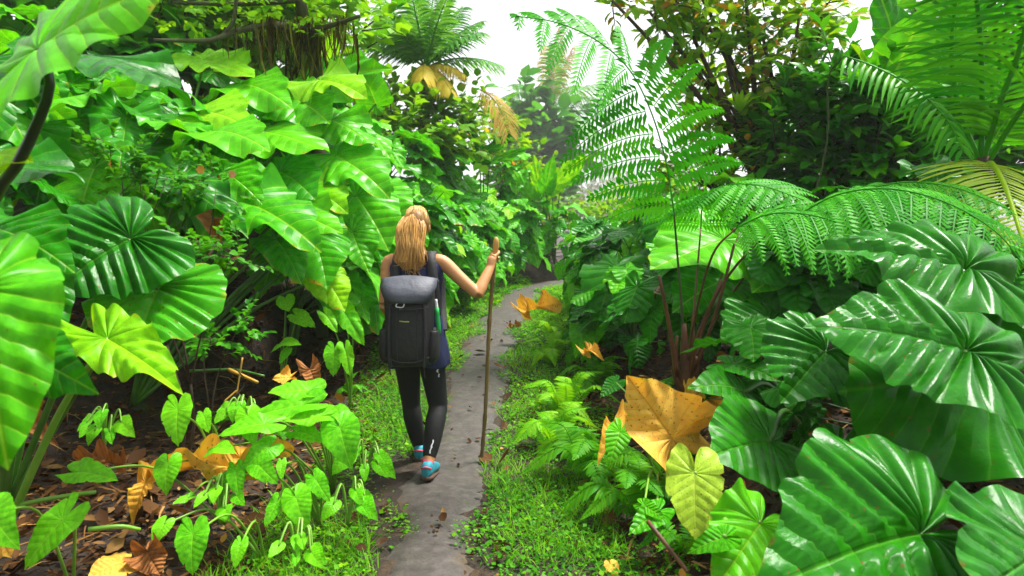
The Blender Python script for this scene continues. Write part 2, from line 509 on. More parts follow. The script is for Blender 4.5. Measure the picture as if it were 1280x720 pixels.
# path strip, built along its centre line
def build_path():
    C = catmull(np.array([(x, y) for y, x in PATH]), 260)
    T = nrm(np.gradient(C, axis=0)); Nn = np.stack([T[:, 1], -T[:, 0]], 1)     # to the right
    rng = np.random.default_rng(5)
    k = np.ones(9) / 9
    nl = np.convolve(rng.normal(0, 1, 268), k, 'valid') * .09 + np.convolve(rng.normal(0, 1, 262), np.ones(3) / 3, 'valid') * .02
    nr_ = np.convolve(rng.normal(0, 1, 268), k, 'valid') * .09 + np.convolve(rng.normal(0, 1, 262), np.ones(3) / 3, 'valid') * .02
    dist = C[:, 1]
    wl = np.interp(dist, [1, 3, 4.2, 5.5, 8, 14], [.22, .24, .24, .27, .33, .42]) + nl
    wr = np.interp(dist, [1, 3, 4.2, 5.5, 8, 14], [.20, .22, .26, .30, .34, .42]) + nr_
    us = np.linspace(-1, 1, 15)
    Vs, Ts = [], []
    for a in range(len(C)):
        for u in us:
            w = wr[a] if u > 0 else wl[a]
            q = C[a] + Nn[a] * u * w
            lift = 0.035 * (1 - abs(u) ** 3) - 0.012
            Vs.append((q[0], q[1], float(hz(q[0], q[1])) + lift)); Ts.append(abs(u) ** 1.5 * 0.8)
    n, k2 = len(C), len(us)
    Fs = [(a * k2 + c, a * k2 + c + 1, (a + 1) * k2 + c + 1, (a + 1) * k2 + c) for a in range(n - 1) for c in range(k2 - 1)]
    tag(link('path', mk('path', Vs, np.array(Fs), path_material(), tone=Ts)), kind='structure')
build_path()

# ------------------------------------------------------------------ elephant ear leaves
def ear_geo(seed, droop=.25, fold=.12, wave=.05, ruffle=.02, quilt=.014, wide=1.0, lobe=1.0, NT=96, NR=16, gap=.05, curl=0.0, narrow=0.0, tear=True):
    rng = np.random.default_rng(seed)
    deg = np.array([0, 5, 12, 22, 40, 65, 90, 115, 138, 152, 163, 171, 177, 180.])
    Rv = np.array([1.0, .93, .85, .765, .67, .61, .57, .57, .60, .58, .47, .29, .12, .06])
    Rv = Rv * np.where(deg > 100, lobe, 1) * (1 - narrow * np.sin(np.radians(np.clip(deg, 0, 180))) )
    th = np.linspace(-np.pi + gap, np.pi - gap, NT * 2 + 1)
    fine = np.linspace(0, 180, 361)
    Rf = np.interp(fine, deg, Rv)
    ker = np.hanning(25); ker /= ker.sum()
    Rs = np.convolve(np.concatenate([Rf[12:0:-1], Rf, Rf[-2:-14:-1]]), ker, 'valid')
    Rs = np.where(fine < 8, Rf, Rs)
    Rt = np.interp(np.degrees(np.abs(th)), fine, Rs)
    ph = rng.uniform(0, 6.28, 6)
    Rt = Rt * (1 + .018 * np.sin(9 * th + ph[0]) + .012 * np.sin(17 * th + ph[1]))
    for _ in range(int(rng.integers(2, 6))):
        t0, dp, wd = rng.uniform(-2.3, 2.3), rng.uniform(.04, .17) * (1 if tear else 0), rng.uniform(.025, .07)
        Rt = Rt * (1 - dp * np.clip(1 - np.abs(th - t0) / wd, 0, 1) ** .7)
    r = np.linspace(0, 1, NR) ** 0.85
    TH, RR = np.meshgrid(th, r)
    Rm = np.broadcast_to(Rt, TH.shape)
    x = RR * Rm * np.cos(TH); y = RR * Rm * np.sin(TH) * wide
    ux, uy = x.copy(), y.copy()
    ay = np.abs(y)
    p = x - .55 * ay
    ang = np.arctan2(ay, x)
    t = np.where(p >= 0, p / VS, (ang - 1.068) * 2.4)
    z = quilt * np.abs(np.sin(np.pi * t)) ** .7 * np.clip(ay / .07, 0, 1) * (1 - RR ** 5 * .6)
    z = z + fold * ay - (fold * .9 + .12) * ay ** 2
    z = z - droop * np.where(x > 0, x ** 2, 0) - (droop * .9) * np.where(x < 0, x ** 2, 0)
    e = RR ** 2.2
    z = z + wave * e * (np.sin(3 * TH + ph[2]) + .7 * np.sin(5 * TH + ph[3]))
    z = z + ruffle * RR ** 4 * np.sin(13 * TH + ph[4] + 1.5 * np.sin(2 * TH + ph[5]))
    y = y + .06 * np.sin(1.2 * x + ph[0]) * x ** 2
    if curl:
        z = z + curl * e * (np.sin(4 * TH + ph[1]) * .5 + .9 * ay)
        y = y * (1 - .35 * curl * RR)
    # chord of the midrib along +x
    zt = -droop; a = math.atan2(zt, 1.0); ca, sa = math.cos(a), math.sin(a)
    x, z = (x * ca + z * sa), (-x * sa + z * ca)
    V = np.stack([x, y, z], -1).reshape(-1, 3)
    n = len(th)
    i, j = np.meshgrid(np.arange(n - 1), np.arange(NR - 1))
    b = (j * n + i).ravel()
    F = np.stack([b, b + n, b + n + 1, b + 1], 1)
    uv = np.stack([ux, uy], -1).reshape(-1, 2)
    rim = np.stack([RR, TH / 6.2832 + .5], -1).reshape(-1, 2)
    return V, F, uv, rim

EARS = {
    'a': dict(seed=1, droop=.22, fold=.14, wave=0.062, ruffle=0.027),
    'b': dict(seed=2, droop=.35, fold=.05, wave=0.088, ruffle=0.034),
    'c': dict(seed=3, droop=.12, fold=.20, wave=0.050, ruffle=0.041),
    'd': dict(seed=4, droop=.45, fold=.02, wave=0.062, ruffle=0.027, wide=.92),
    'e': dict(seed=5, droop=.28, fold=-.05, wave=0.100, ruffle=0.041, wide=1.05),
    'f': dict(seed=6, droop=.18, fold=.25, wave=0.075, ruffle=0.047, wide=.85),
    'g': dict(seed=7, droop=.50, fold=.08, wave=0.075, ruffle=0.027, wide=.9),
    'h': dict(seed=8, droop=.30, fold=.10, wave=0.112, ruffle=0.054, wide=1.0),
    'flat': dict(seed=9, droop=.16, fold=.10, wave=.05, ruffle=.016, quilt=.006),
    'round': dict(seed=10, droop=.15, fold=.05, wave=.03, ruffle=.012, wide=1.12, lobe=1.05),
    'quilt': dict(seed=11, droop=.20, fold=.08, wave=.045, ruffle=.022, quilt=.062, wide=1.06),
    'quilt2': dict(seed=12, droop=.26, fold=.16, wave=.06, ruffle=.028, quilt=.060, wide=1.0),
    'arrow': dict(seed=13, droop=.25, fold=.18, wave=.03, ruffle=.006, quilt=.003, wide=.80, narrow=.10),
    'arrow2': dict(seed=14, droop=.40, fold=.10, wave=.04, ruffle=.008, quilt=.003, wide=.88),
    'arrow3': dict(seed=15, droop=.15, fold=.28, wave=.05, ruffle=.006, quilt=.003, wide=.74, narrow=.12),
    'paddle': dict(seed=16, droop=.30, fold=.10, wave=.05, ruffle=.03, quilt=.008, wide=.55, lobe=.35),
    'dry': dict(seed=17, droop=.34, fold=.26, wave=.13, ruffle=.04, quilt=.010, curl=.46, wide=1.08, lobe=.95),
    'dry2': dict(seed=18, droop=.55, fold=.30, wave=.10, ruffle=.06, quilt=.02, curl=.45, wide=.8),
    'dry3': dict(seed=19, droop=.20, fold=.40, wave=.12, ruffle=.06, quilt=.02, curl=.5, wide=.6, lobe=.7),
}
_ear = {}
def ear(kind, mat):
    if (kind, mat) not in _ear:
        V, F, uv, rim = ear_geo(**EARS[kind])
        _ear[(kind, mat)] = mk('leaf', V, F, MT[mat], True, uv=uv, uv2=rim)
    return _ear[(kind, mat)]


def frame(a, t, up, w=1.0):
    a, t, up = Vector(a), Vector(t), Vector(up)
    X = t - a; L = X.length; X.normalize()
    Yv = up.cross(X)
    if Yv.length < 1e-3: Yv = Vector((0, 1, 0)).cross(X)
    Yv.normalize(); Z = X.cross(Yv)
    M = Matrix.Identity(4)
    for k in range(3):
        M[k][0] = X[k] * L; M[k][1] = Yv[k] * L * w; M[k][2] = Z[k] * L; M[k][3] = a[k]
    return M


def stalk(root, base, a, r0=.014, r1=.007, mat='stalk', bow=None, name='stalk'):
    base, a = Vector(base), Vector(a)
    d = a - base
    mid = base + d * .45 + Vector((-d.x * .22, -d.y * .22, abs(d.z) * .16 + .05 * d.length))
    if bow is not None: mid = base + d * .5 + Vector(bow)
    V, F = tube_geo(catmull([base, mid, a], 10), [r0, r1], 6)
    return link(name, mk(name, V, F, MT[mat]), root)


def put_leaf(root, kind, mat, a, t, up, w=1.0, name='leaf'):
    return link(name, ear(kind, mat), root, frame(a, t, up, w))

rnd = random.Random(11)
WALLK = ['a', 'b', 'c', 'd', 'e', 'f', 'g', 'h']
def wall_plant(label, base, n, az, spread, h0, h1, reach, size, mats, group, kinds=WALLK, steep=(70, 22), face=0.7, cat='plant'):
    root = thing('elephant_ear_plant', base, label, cat, group)
    base = Vector(base)
    n = int(n * 1.55); size *= .82
    for i in range(n):
        t = (i + .5) / n
        a = R(az) + rnd.gauss(0, R(spread))
        out = Vector((math.cos(a), math.sin(a), 0))
        h = h0 + (h1 - h0) * t + rnd.uniform(-.1, .1)
        rad = reach * (0.45 + 0.55 * math.sqrt(max(0, 1 - (t * .95) ** 2))) * rnd.uniform(.75, 1.1)
        at_ = base + out * rad + Vector((0, 0, h))
        pit = R(steep[0] + (steep[1] - steep[0]) * t + rnd.uniform(-16, 16))
        L = size * rnd.uniform(.72, 1.2)
        a2 = a + rnd.gauss(0, .35)
        o2 = Vector((math.cos(a2), math.sin(a2), 0))
        tip = at_ + (o2 * math.cos(pit) - Vector((0, 0, math.sin(pit)))) * L
        up = Vector((0, 0, 1)) + o2 * face + Vector((rnd.gauss(0, .15), rnd.gauss(0, .15), 0))
        put_leaf(root, rnd.choice(kinds), rnd.choice(mats), at_, tip, up, rnd.uniform(.85, 1.08))
        stalk(root, base + Vector((rnd.uniform(-.05, .05), rnd.uniform(-.05, .05), 0)), at_, .013 * size / .5, .007 * size / .5)
    return root

exec_order = []
# ------------------------------------------------------------------ fern and palm fronds
def frond_geo(C, up, npairs, plen, fwd=.35, droop=.3, start=.08, pin=None, leaflet=None, rach=(.008, .003), seed=0, kr=6, twist=0.0, sides=(1, -1)):
    """C: (n,3) curve of the rachis. pin=(count,len,width,droop): comb of pinnules on each pinna;
    leaflet=(width,segments): plain strip leaflets (palms)"""
    rng = np.random.default_rng(seed)
    C = np.asarray(C, float); n = len(C)
    T = nrm(np.gradient(C, axis=0))
    up = np.asarray(up, float)
    s = np.concatenate([[0], np.cumsum(np.linalg.norm(np.diff(C, axis=0), axis=1))]); s /= s[-1]
    V, F, tone = [], [], []
    cnt = 0
    def add(vv, ff, tn):
        nonlocal cnt
        V.append(vv); F.extend([[a + cnt for a in f] for f in ff]); tone.append(np.full(len(vv), tn)); cnt += len(vv)
    tv, tf = tube_geo(C, [rach[0], rach[0] * .8, rach[1]], kr)
    add(tv, [list(f) for f in tf], 0.35)
    Z = np.array([0, 0, 1.0])
    for t in np.linspace(start, .985, npairs):
        q = np.array([np.interp(t, s, C[:, k]) for k in range(3)])
        Tq = nrm(np.array([np.interp(t, s, T[:, k]) for k in range(3)]))
        S = nrm(np.cross(Tq, up)); Nn = np.cross(S, Tq)
        for sg in sides:
            L = plen((t - start) / (1 - start)) * rng.uniform(.9, 1.08)
            if L < .004: continue
            d = nrm(sg * S + (fwd + .25 * t) * Tq + rng.normal(0, .05, 3) + twist * Nn)
            dr = droop * rng.uniform(.8, 1.25)
            tn = rng.uniform(0, 1)
            if leaflet:
                w, ns = leaflet
                us = np.linspace(0, 1, ns + 1)
                c = q + d * (us[:, None] * L) - Z * (dr * us[:, None] ** 2 * L)
                W = nrm(np.cross(nrm(d - Z * dr * .6), Nn)); Wn = nrm(np.cross(d, W))
                ww = w * np.interp(us, [0, .12, .5, .85, 1], [.35, .9, 1, .6, .03])
                vv = np.vstack([c + W * ww[:, None] / 2 + Wn * ww[:, None] * .18, c, c - W * ww[:, None] / 2 + Wn * ww[:, None] * .18])
                m = ns + 1
                ff = []
                for k in range(ns):
                    ff += [[k, k + 1, m + k + 1, m + k], [m + k, m + k + 1, 2 * m + k + 1, 2 * m + k]]
                add(vv, ff, tn)
            elif pin:
                pc, pl, pw, pd = pin
                pcn = max(3, int(pc * min(1, L / max(plen(.35), 1e-3)) ** .7))
                us = np.linspace(.06, 1, pcn)
                c = q + d * (us[:, None] * L) - Z * (dr * us[:, None] ** 2 * L)
                E = nrm(Tq - np.dot(Tq, d) * d)
                dloc = nrm(d[None] - Z * (2 * dr * us[:, None]))
                ln = pl * np.interp(us, [0, .1, .4, .8, 1], [.6, .95, 1, .55, .25]) * min(1, .35 + L / max(plen(.35), 1e-3) * .65)
                for s2 in (1, -1):
                    pdv = nrm(s2 * E[None] + .35 * dloc - Z * pd + rng.normal(0, .05, (pcn, 3)))
                    W = dloc
                    b0 = c
                    vv = np.stack([b0, b0 + pdv * (ln * .35)[:, None] + W * pw, b0 + pdv * ln[:, None] - Z * (ln * .15)[:, None], b0 + pdv * (ln * .35)[:, None] - W * pw], 1).reshape(-1, 3)
                    ff = [[4 * k, 4 * k + 1, 4 * k + 2, 4 * k + 3] for k in range(pcn)]
                    add(vv, ff, tn)
                W = nrm(np.cross(d, Nn)) * .0035          # midrib of the pinna
                vv = np.vstack([c + W, c - W])
                add(vv, [[k, k + 1, pcn + k + 1, pcn + k] for k in range(pcn - 1)], 0.2)
    return np.vstack(V), F, np.concatenate(tone)


_fr = {}
def fern_mesh(v, mat):
    if (v, mat) not in _fr:
        lift, out, end = [(.75, .35, .30), (.62, .45, .05), (.85, .25, .55), (.50, .45, -.12)][v]
        C = catmull([(0, 0, 0), (out * .45, 0.01, lift * .55), (out, -.01, lift * .86), (out + .40, .03, end + .2)], 24)
        L = np.linalg.norm(np.diff(C, axis=0), axis=1).sum(); C /= L
        prof = lambda t: .20 * np.interp(t, [0, .12, .35, .7, 1], [.45, .85, 1, .55, .04])
        V, F, tn = frond_geo(C, (-.4, 0, 1), 25, prof, .30, .28, .14, leaflet=(.034, 4), rach=(.007, .002), seed=v)
        _fr[(v, mat)] = mk('frond', V, F, MT[mat], True, tone=tn)
    return _fr[(v, mat)]


def fern_clump(label, base, n, size, mat='fern', group='ferns beside the path', spread=360, az0=0, tilt=0):
    root = thing('fern', base, label, 'fern', group)
    for i in range(n):
        a = R(az0 + (i + rnd.uniform(-.3, .3)) * spread / n)
        M = Matrix.Translation(Vector(base)) @ Matrix.Rotation(a, 4, 'Z') @ Matrix.Rotation(R(tilt + rnd.uniform(-14, 14)), 4, 'Y') @ Matrix.Rotation(R(rnd.uniform(-14, 14)), 4, 'X') @ Matrix.Scale(size * rnd.uniform(.75, 1.15), 4)
        link('frond', fern_mesh(rnd.choice([0, 1, 2, 3, 1]), mat), root, M)
    return root


def palm_frond(root, C, up, npairs, plen, width, mat, droop=.35, fwd=.5, seed=0, rach=(.02, .006), start=.12, segs=4, name='frond', twist=0.0):
    V, F, tn = frond_geo(C, up, npairs, plen, fwd, droop, start, leaflet=(width, segs), rach=rach, seed=seed, twist=twist)
    return link(name, mk(name, V, F, MT[mat], True, tone=tn), root)


def palm_tree(label, base, top, fronds, mat, group=None, trad=.10, lw=.045, name='palm_tree', ll=.55, np_=44):
    """fronds: (azimuth deg, rise deg, length, kind)"""
    root = thing(name, base, label, 'palm tree', group)
    mb = MB(); mid = (Vector(base) + Vector(top)) / 2 + Vector((.06, 0, 0))
    mb.tube([base, mid, top], [trad * 1.3, trad, trad * .9], 10, 14)
    mb.build('trunk', MT['bark'], root)
    for k, (az, el, L, kind) in enumerate(fronds):
        a, e = R(az), R(el)
        o = np.array([math.cos(a), math.sin(a), 0]); z = np.array([0, 0, 1.0])
        t = np.array(top) + z * .05
        C = [t + (o * math.cos(e) * u + z * math.sin(e) * u) * L - z * (.42 * u * u * L * max(.15, math.cos(e))) for u in np.linspace(0, 1, 6)]
        C = catmull(C, 22)
        m = {'n': mat, 'd': 'palm_dead', 'y': 'palm_yellow'}[kind]
        side = np.cross(o, z)
        palm_frond(root, C, z + o * -.2 + side * rnd.uniform(-.3, .3), np_, lambda u, lk=(ll * .55 if kind == 'y' else ll): lk * np.interp(u, [0, .2, .6, 1], [.5, .95, .9, .35]), lw, m, .5 if kind == 'n' else .9, .6, seed=k, rach=(.02, .005), name='frond' if kind == 'n' else 'dead_frond')
    return root


def twig_cloud(clusters, leaf, tmpl, seed, w=.8, per=9, twl=.35, upb=.4, tonebias=0.0):
    """clusters: (centre, radius, twigs). Leaves in alternate rows along many twigs"""
    rng = np.random.default_rng(seed)
    P, A, N, S, TN, tw = [], [], [], [], [], []
    for c, r, nt_ in clusters:
        c = np.array(c)
        for _ in range(nt_):
            d = nrm(rng.normal(0, 1, 3) * [1, 1, .8] + [0, 0, .15])
            st = c + d * r * rng.uniform(.15, .95) ** .6 * [1, 1, .85]
            dr = nrm(d + [0, 0, upb] + rng.normal(0, .5, 3))
            L = twl * rng.uniform(.6, 1.3)
            tb = rng.uniform(-.18, .18) + tonebias
            tw.append((st, st + dr * L))
            S_ = nrm(np.cross(dr, [0, 0, 1.0]) + 1e-6)
            for k in range(per):
                u = (k + 1) / per
                sg = 1 if k % 2 else -1
                ax = nrm(sg * S_ * (1.1 - .7 * u) + dr * (.5 + .8 * u) + rng.normal(0, .28, 3) + [0, 0, -.15])
                P.append(st + dr * L * u); A.append(ax)
                N.append(nrm(np.array([0, 0, 1.0]) + dr * .3 + rng.normal(0, .35, 3)))
                S.append(leaf * rng.uniform(.65, 1.25)); TN.append(np.clip(rng.uniform(0, 1) * .7 + .15 + tb, 0, 1))
    V, F, tn = leafcloud(*tmpl, np.array(P), np.array(A), np.array(N), np.array(S), w, np.array(TN))
    return V, F, tn, tw


def woody(name, label, cat, base, clusters, leaf, mat, seed, tmpl=LEAF8, trunk_r=.06, bark='bark', group=None, w=.8, per=9, twl=.35, twigs=True, limbs=True, fork=.45, upb=.4, tb=0.0):
    """tree or shrub: trunk with limbs running to each cluster of the crown"""
    root = thing(name, base, label, cat, group)
    V, F, tn, tw = twig_cloud(clusters, leaf, tmpl, seed, w, per, twl, upb, tb)
    link('crown', mk('crown', V, F, MT[mat], True, tone=tn), root)
    rng = random.Random(seed)
    mb = MB()
    cs = [Vector(c) for c, r, n in clusters]
    cen = sum(cs, Vector()) / len(cs)
    b = Vector(base); fk = b.lerp(cen, fork) + Vector((rng.uniform(-.1, .1), rng.uniform(-.1, .1), 0))
    mb.tube([b, b.lerp(fk, .5) + Vector((rng.uniform(-.08, .08), 0, 0)), fk], [trunk_r, trunk_r * .8], 8, 8)
    for c in cs:
        m = fk.lerp(c, .5) + Vector((rng.uniform(-.15, .15), rng.uniform(-.15, .15), rng.uniform(-.05, .15)))
        mb.tube([fk, m, c], [trunk_r * .6, trunk_r * .2], 6, 8)
    if twigs:
        for k, (p, q) in enumerate(tw):
            if k % 2 == 0: mb.add(*tube_geo([p, q], [.006 * leaf / .1, .002], 3, False))
    mb.build('trunk', MT[bark], root)
    return root


# ------------------------------------------------------------------ left bank of elephant ears
def L(Y, d): return P3(float(xl(Y)) - d, Y)
GL = 'elephant ear plants on the left bank'
GR = 'elephant ear plants on the right bank'
B3 = ['mid', 'mid', 'bright', 'bright', 'worn']
BL = ['bright', 'bright', 'lime', 'mid', 'worn', 'bright', 'mid', 'bright']
DK = ['dark', 'dark', 'mid']
BB = ['bright', 'bright', 'mid', 'bright', 'worn', 'mid']
BL2 = 0
left = [
    # Y, into bank, n, azimuth, h0, h1, reach, size, materials
    (6.5, 0.35, 13, -35, 0.55, 1.25, 0.75, 0.50, BB), (7.3, 0.45, 14, -38, 0.35, 1.5, 0.75, 0.55, BB), (8.3, 0.4, 15, -38, 0.3, 1.5, 0.7, 0.53, BL),
    (9.4, 0.4, 15, -40, 0.3, 1.55, 0.7, 0.53, BB), (10.7, 0.4, 15, -42, 0.25, 1.5, 0.7, 0.53, BL), (12, 0.4, 15, -45, 0.25, 1.5, 0.7, 0.53, BB),
    (13.2, 0.4, 14, -52, 0.25, 1.5, 0.7, 0.53, BB), (14.4, 0.35, 14, -70, 0.25, 1.5, 0.7, 0.51, BL), (15.5, 0.4, 13, -85, 0.2, 1.4, 0.7, 0.51, BB),
    (5.5, 0.75, 12, -40, 1.05, 1.75, 0.95, 0.58, BB), (6.4, 1.25, 13, -40, 0.7, 1.6, 0.85, 0.56, BL), (7.6, 1.3, 15, -40, 0.5, 1.95, 0.9, 0.63, BL), (9, 1.25, 15, -42, 0.4, 1.85, 0.9, 0.59, BB),
    (10.4, 1.2, 15, -45, 0.4, 1.85, 0.9, 0.59, BL), (12, 1.2, 14, -50, 0.4, 1.85, 0.85, 0.59, BB), (13.8, 1.2, 14, -60, 0.4, 1.85, 0.85, 0.59, BL), (15.8, 1.3, 14, -80, 0.3, 1.75, 0.85, 0.59, BB),
    (4.6, 1.5, 12, -45, 1, 1.8, 0.9, 0.58, BL), (5.7, 2, 13, -45, 0.6, 1.6, 0.85, 0.58, BL), (7, 2.2, 13, -45, 0.5, 1.5, 0.85, 0.56, BB), (8.6, 2.2, 14, -48, 0.4, 1.85, 0.9, 0.63, BL),
    (10.5, 2.1, 14, -50, 0.4, 1.75, 0.9, 0.59, BB), (12.8, 2.1, 13, -55, 0.4, 1.75, 0.9, 0.59, BL), (6.6, 3.2, 12, -50, 0.4, 1.5, 0.85, 0.56, BL), (8.4, 3.2, 13, -50, 0.4, 1.85, 0.95, 0.64, BB),
    (4.2, 0.9, 11, -50, 0.7, 1.4, 0.7, 0.46, DK + ['mid']), (3.6, 0.5, 10, -55, 0.75, 1.55, 0.6, 0.42, DK + ['mid']), (4.9, 2.9, 11, -50, 0.5, 1.6, 0.8, 0.56, BB),
]
LEFT_LABELS = {0: 'elephant ear plant drooping over the hollow just left of the backpack', 1: 'elephant ear plant mostly hidden behind the left shoulder of the woman', 2: 'elephant ear plant right behind the right shoulder of the woman', 3: 'elephant ear plant directly behind the bent arm of the woman', 4: 'elephant ear plant just left of the top of the walking stick', 5: 'elephant ear plant behind the hand on the walking stick', 6: 'elephant ear plant just right of the top of the walking stick', 7: 'elephant ear plant hanging above the far end of the path', 8: 'farthest elephant ear plant where the left bank ends at the bend', 9: 'wide elephant ear plant spreading below the big corner leaf at upper left', 10: 'shaded elephant ear plant underneath the bright overlapping leaves beside the hollow', 11: 'elephant ear plant peeping between the bright overlapping leaves below the mossy branch', 12: 'elephant ear plant just below the torn banana leaf', 13: 'elephant ear plant just above and right of the head of the woman', 14: 'elephant ear plant high on the bank above the elbow of the woman', 15: 'elephant ear plant high on the bank straight above the walking stick', 16: 'elephant ear plant on the bank just left of the heliconia', 17: 'elephant ear plant at the left edge just under the corner leaf', 18: 'shaded elephant ear plant behind the dark stalk of the corner leaf', 19: 'elephant ear plant just below the dark drooping leaf at upper left', 20: 'elephant ear plant right under the hanging moss', 23: 'elephant ear plant partly hidden behind the corner leaf at upper left', 24: 'elephant ear plant between the corner leaf and the tip of the mossy branch', 25: 'elephant ear plant at the left edge above the blurred lime leaf'}
for k, (Y_, d_, n_, az_, h0_, h1_, rc_, sz_, m_) in enumerate(left):
    if k in (21, 22, 26, 27): continue
    rnd.seed(100 + k)
    wall_plant(LEFT_LABELS.get(k, 'left bank plant %d' % k), L(Y_, d_), n_, az_, 42, h0_, h1_, rc_, sz_, m_, GL)

right = [
    # x offset from the right foot line
    (5.9, .75, 12, 225, .15, .95, .55, .40, ['dark', 'mid', 'mid', 'bright']), (6.7, .35, 12, 218, .1, .9, .55, .40, ['mid', 'dark', 'bright']), (7.6, .5, 13, 218, .15, 1.05, .6, .42, ['mid', 'dark', 'mid']),
    (8.6, .4, 13, 215, .1, 1.1, .6, .44, B3), (9.7, .45, 13, 215, .1, 1.15, .6, .44, ['mid', 'bright', 'dark']), (11.0, .45, 13, 215, .1, 1.1, .6, .44, B3), (12.3, .4, 12, 220, .1, 1.0, .6, .44, BL), (13.1, .6, 11, 230, .1, 1.0, .6, .44, BL),
    (5.2, 1.5, 11, 230, .3, 1.05, .6, .42, ['dark', 'mid', 'dark']), (6.3, 1.4, 12, 225, .3, 1.2, .65, .46, ['dark', 'mid', 'bright']), (7.5, 1.5, 12, 222, .4, 1.3, .7, .46, ['mid', 'bright', 'dark']), (9.0, 1.4, 12, 220, .4, 1.3, .7, .46, B3), (10.8, 1.4, 11, 225, .4, 1.3, .7, .46, BL),
    (4.6, 2.2, 11, 235, .2, 1.0, .6, .44, DK), (5.8, 2.5, 11, 235, .4, 1.25, .7, .48, ['dark', 'mid']), (7.2, 2.6, 11, 230, .4, 1.3, .7, .48, B3),
    (3.7, 1.5, 10, 225, .1, .65, .45, .36, DK), (4.0, 2.9, 10, 235, .2, 1.0, .6, .44, DK), (2.9, 2.2, 9, 230, .1, .7, .45, .40, DK),
    (3.9, .8, 9, 225, .05, .42, .38, .28, ['dark', 'mid']), (3.1, 1.0, 9, 225, .05, .40, .40, .30, ['dark', 'mid', 'dark']),
]
RIGHT_LABELS = {0: 'shining elephant ear plant just left of the tree fern stems', 1: 'low elephant ear plant above the lime ferns and left of the tree fern', 2: 'elephant ear plant with hanging leaves in the middle of the right bank', 3: 'elephant ear plant on the right bank beside the last bend of the path', 4: 'elephant ear plant on the far right bank just below the pale bush', 5: 'small far elephant ear plant touching the right path edge at the bend', 8: 'dark elephant ear plant between the tree fern and the largest quilted leaf', 9: 'elephant ear plant showing through the layered fronds of the tree fern', 10: 'elephant ear plant just behind the tree fern crown below the shaded shrub', 11: 'elephant ear plant just left of the tall stem of the tree fern', 12: 'elephant ear plant at the top of the right bank under the arching frond', 13: 'elephant ear plant between the layered fern fronds and the upper quilted leaf', 14: 'elephant ear plant below the hanging fern and left of the lime palm frond', 15: 'elephant ear plant at the foot of the dark glossy shrub', 19: 'low dark elephant ear plant just right of the dry orange leaf', 20: 'low dark elephant ear plant under the large quilted leaves at right'}
for k, (Y_, d_, n_, az_, h0_, h1_, rc_, sz_, m_) in enumerate(right):
    if k in (6, 7, 16, 17, 18): continue
    rnd.seed(300 + k)
    wall_plant(RIGHT_LABELS.get(k, 'right bank plant %d' % k), P3(float(xr(Y_)) + d_, Y_), n_, az_, 48, h0_, h1_, rc_, sz_, m_, GR)

rnd.seed(5)
# ------------------------------------------------------------------ near plants, leaf by leaf
def hero(label, base, leaves, group=None, name='elephant_ear_plant', cat='plant', smat='stalk', r=(.018, .010), shrink=1.0):
    """leaves: (kind, material, attach px,py,Y, tip px,py,Y, up, width)"""
    root = thing(name, base, label, cat, group)
    for lf in leaves:
        kind, mat, a, t, up, w = lf[:6]
        A, Tp = at(*a), at(*t)
        Tp = A.lerp(Tp, shrink)
        put_leaf(root, kind, mat, A, Tp, up, w)
        if len(lf) > 6 and lf[6] is None: continue
        mid = [at(*q) for q in lf[6]] if len(lf) > 6 else [Vector(base).lerp(A, .55) + Vector((0, .05, .12))]
        V, F = tube_geo(catmull([Vector(base)] + mid + [A], 14), [r[0], r[1]], 8)
        link('stalk', mk('stalk', V, F, MT[smat]), root)
    return root

UC = (0, -.55, 1)       # facing up and towards the viewer
hero('tall elephant ear plant whose bright leaf hangs over the upper left corner', P3(-2.1, 2.0), [
    ('a', 'bright', (48, 62, 1.75), (232, -18, 1.7), (.1, -.75, .8), 1.05, [(-40, 330, 1.9), (28, 195, 1.8), (62, 110, 1.76)]),
    ('e', 'dark', (118, 70, 2.1), (232, 132, 2.0), (.2, -.3, 1), .9, None),
    ('g', 'mid', (-30, 78, 2.1), (50, 130, 2.0), (.3, -.6, 1), 1.0),
    ('d', 'lime', (-25, 205, 1.9), (33, 203, 1.8), (0, -.4, 1), .8),
    ('e', 'dark', (-30, 215, 2.3), (92, 232, 2.2), (.2, -.5, 1), 1.0),
], GL, smat='stalk_dark')
hero('elephant ear plant with the blurred lime leaf hanging at the left edge', P3(-1.9, 1.55), [
    ('g', 'bright', (-22, 362, 1.38), (18, 566, 1.30), (.5, -1, .5), .80),
    ('d', 'mid', (15, 430, 1.62), (112, 490, 1.60), (.2, -.9, .6), .75),
], GL)
hero('elephant ear plant with broad glossy dark leaves left of the hollow', P3(-2.55, 3.3), [
    ('quilt', 'dark', (163, 299, 2.9), (62, 362, 2.7), (.25, -.9, .75), 1.35),
    ('quilt2', 'worn', (198, 362, 2.9), (160, 462, 2.65), (.25, -1, .7), 1.25),
    ('b', 'mid', (-8, 285, 2.5), (82, 334, 2.4), (.3, -.7, .9), .95),
    ('g', 'mid', (40, 330, 2.6), (78, 420, 2.5), (.4, -.9, .6), .8),
    ('e', 'mid', (95, 285, 3.2), (150, 258, 3.1), (0, -.6, 1), .9),
], GL)
hero('elephant ear plant with one narrow lime leaf drooping over the leaf litter', P3(-2.2, 2.75), [
    ('f', 'lime', (135, 424, 2.45), (234, 494, 2.3), (.35, -.8, .8), .58),
], GL, smat='stalk_lime')
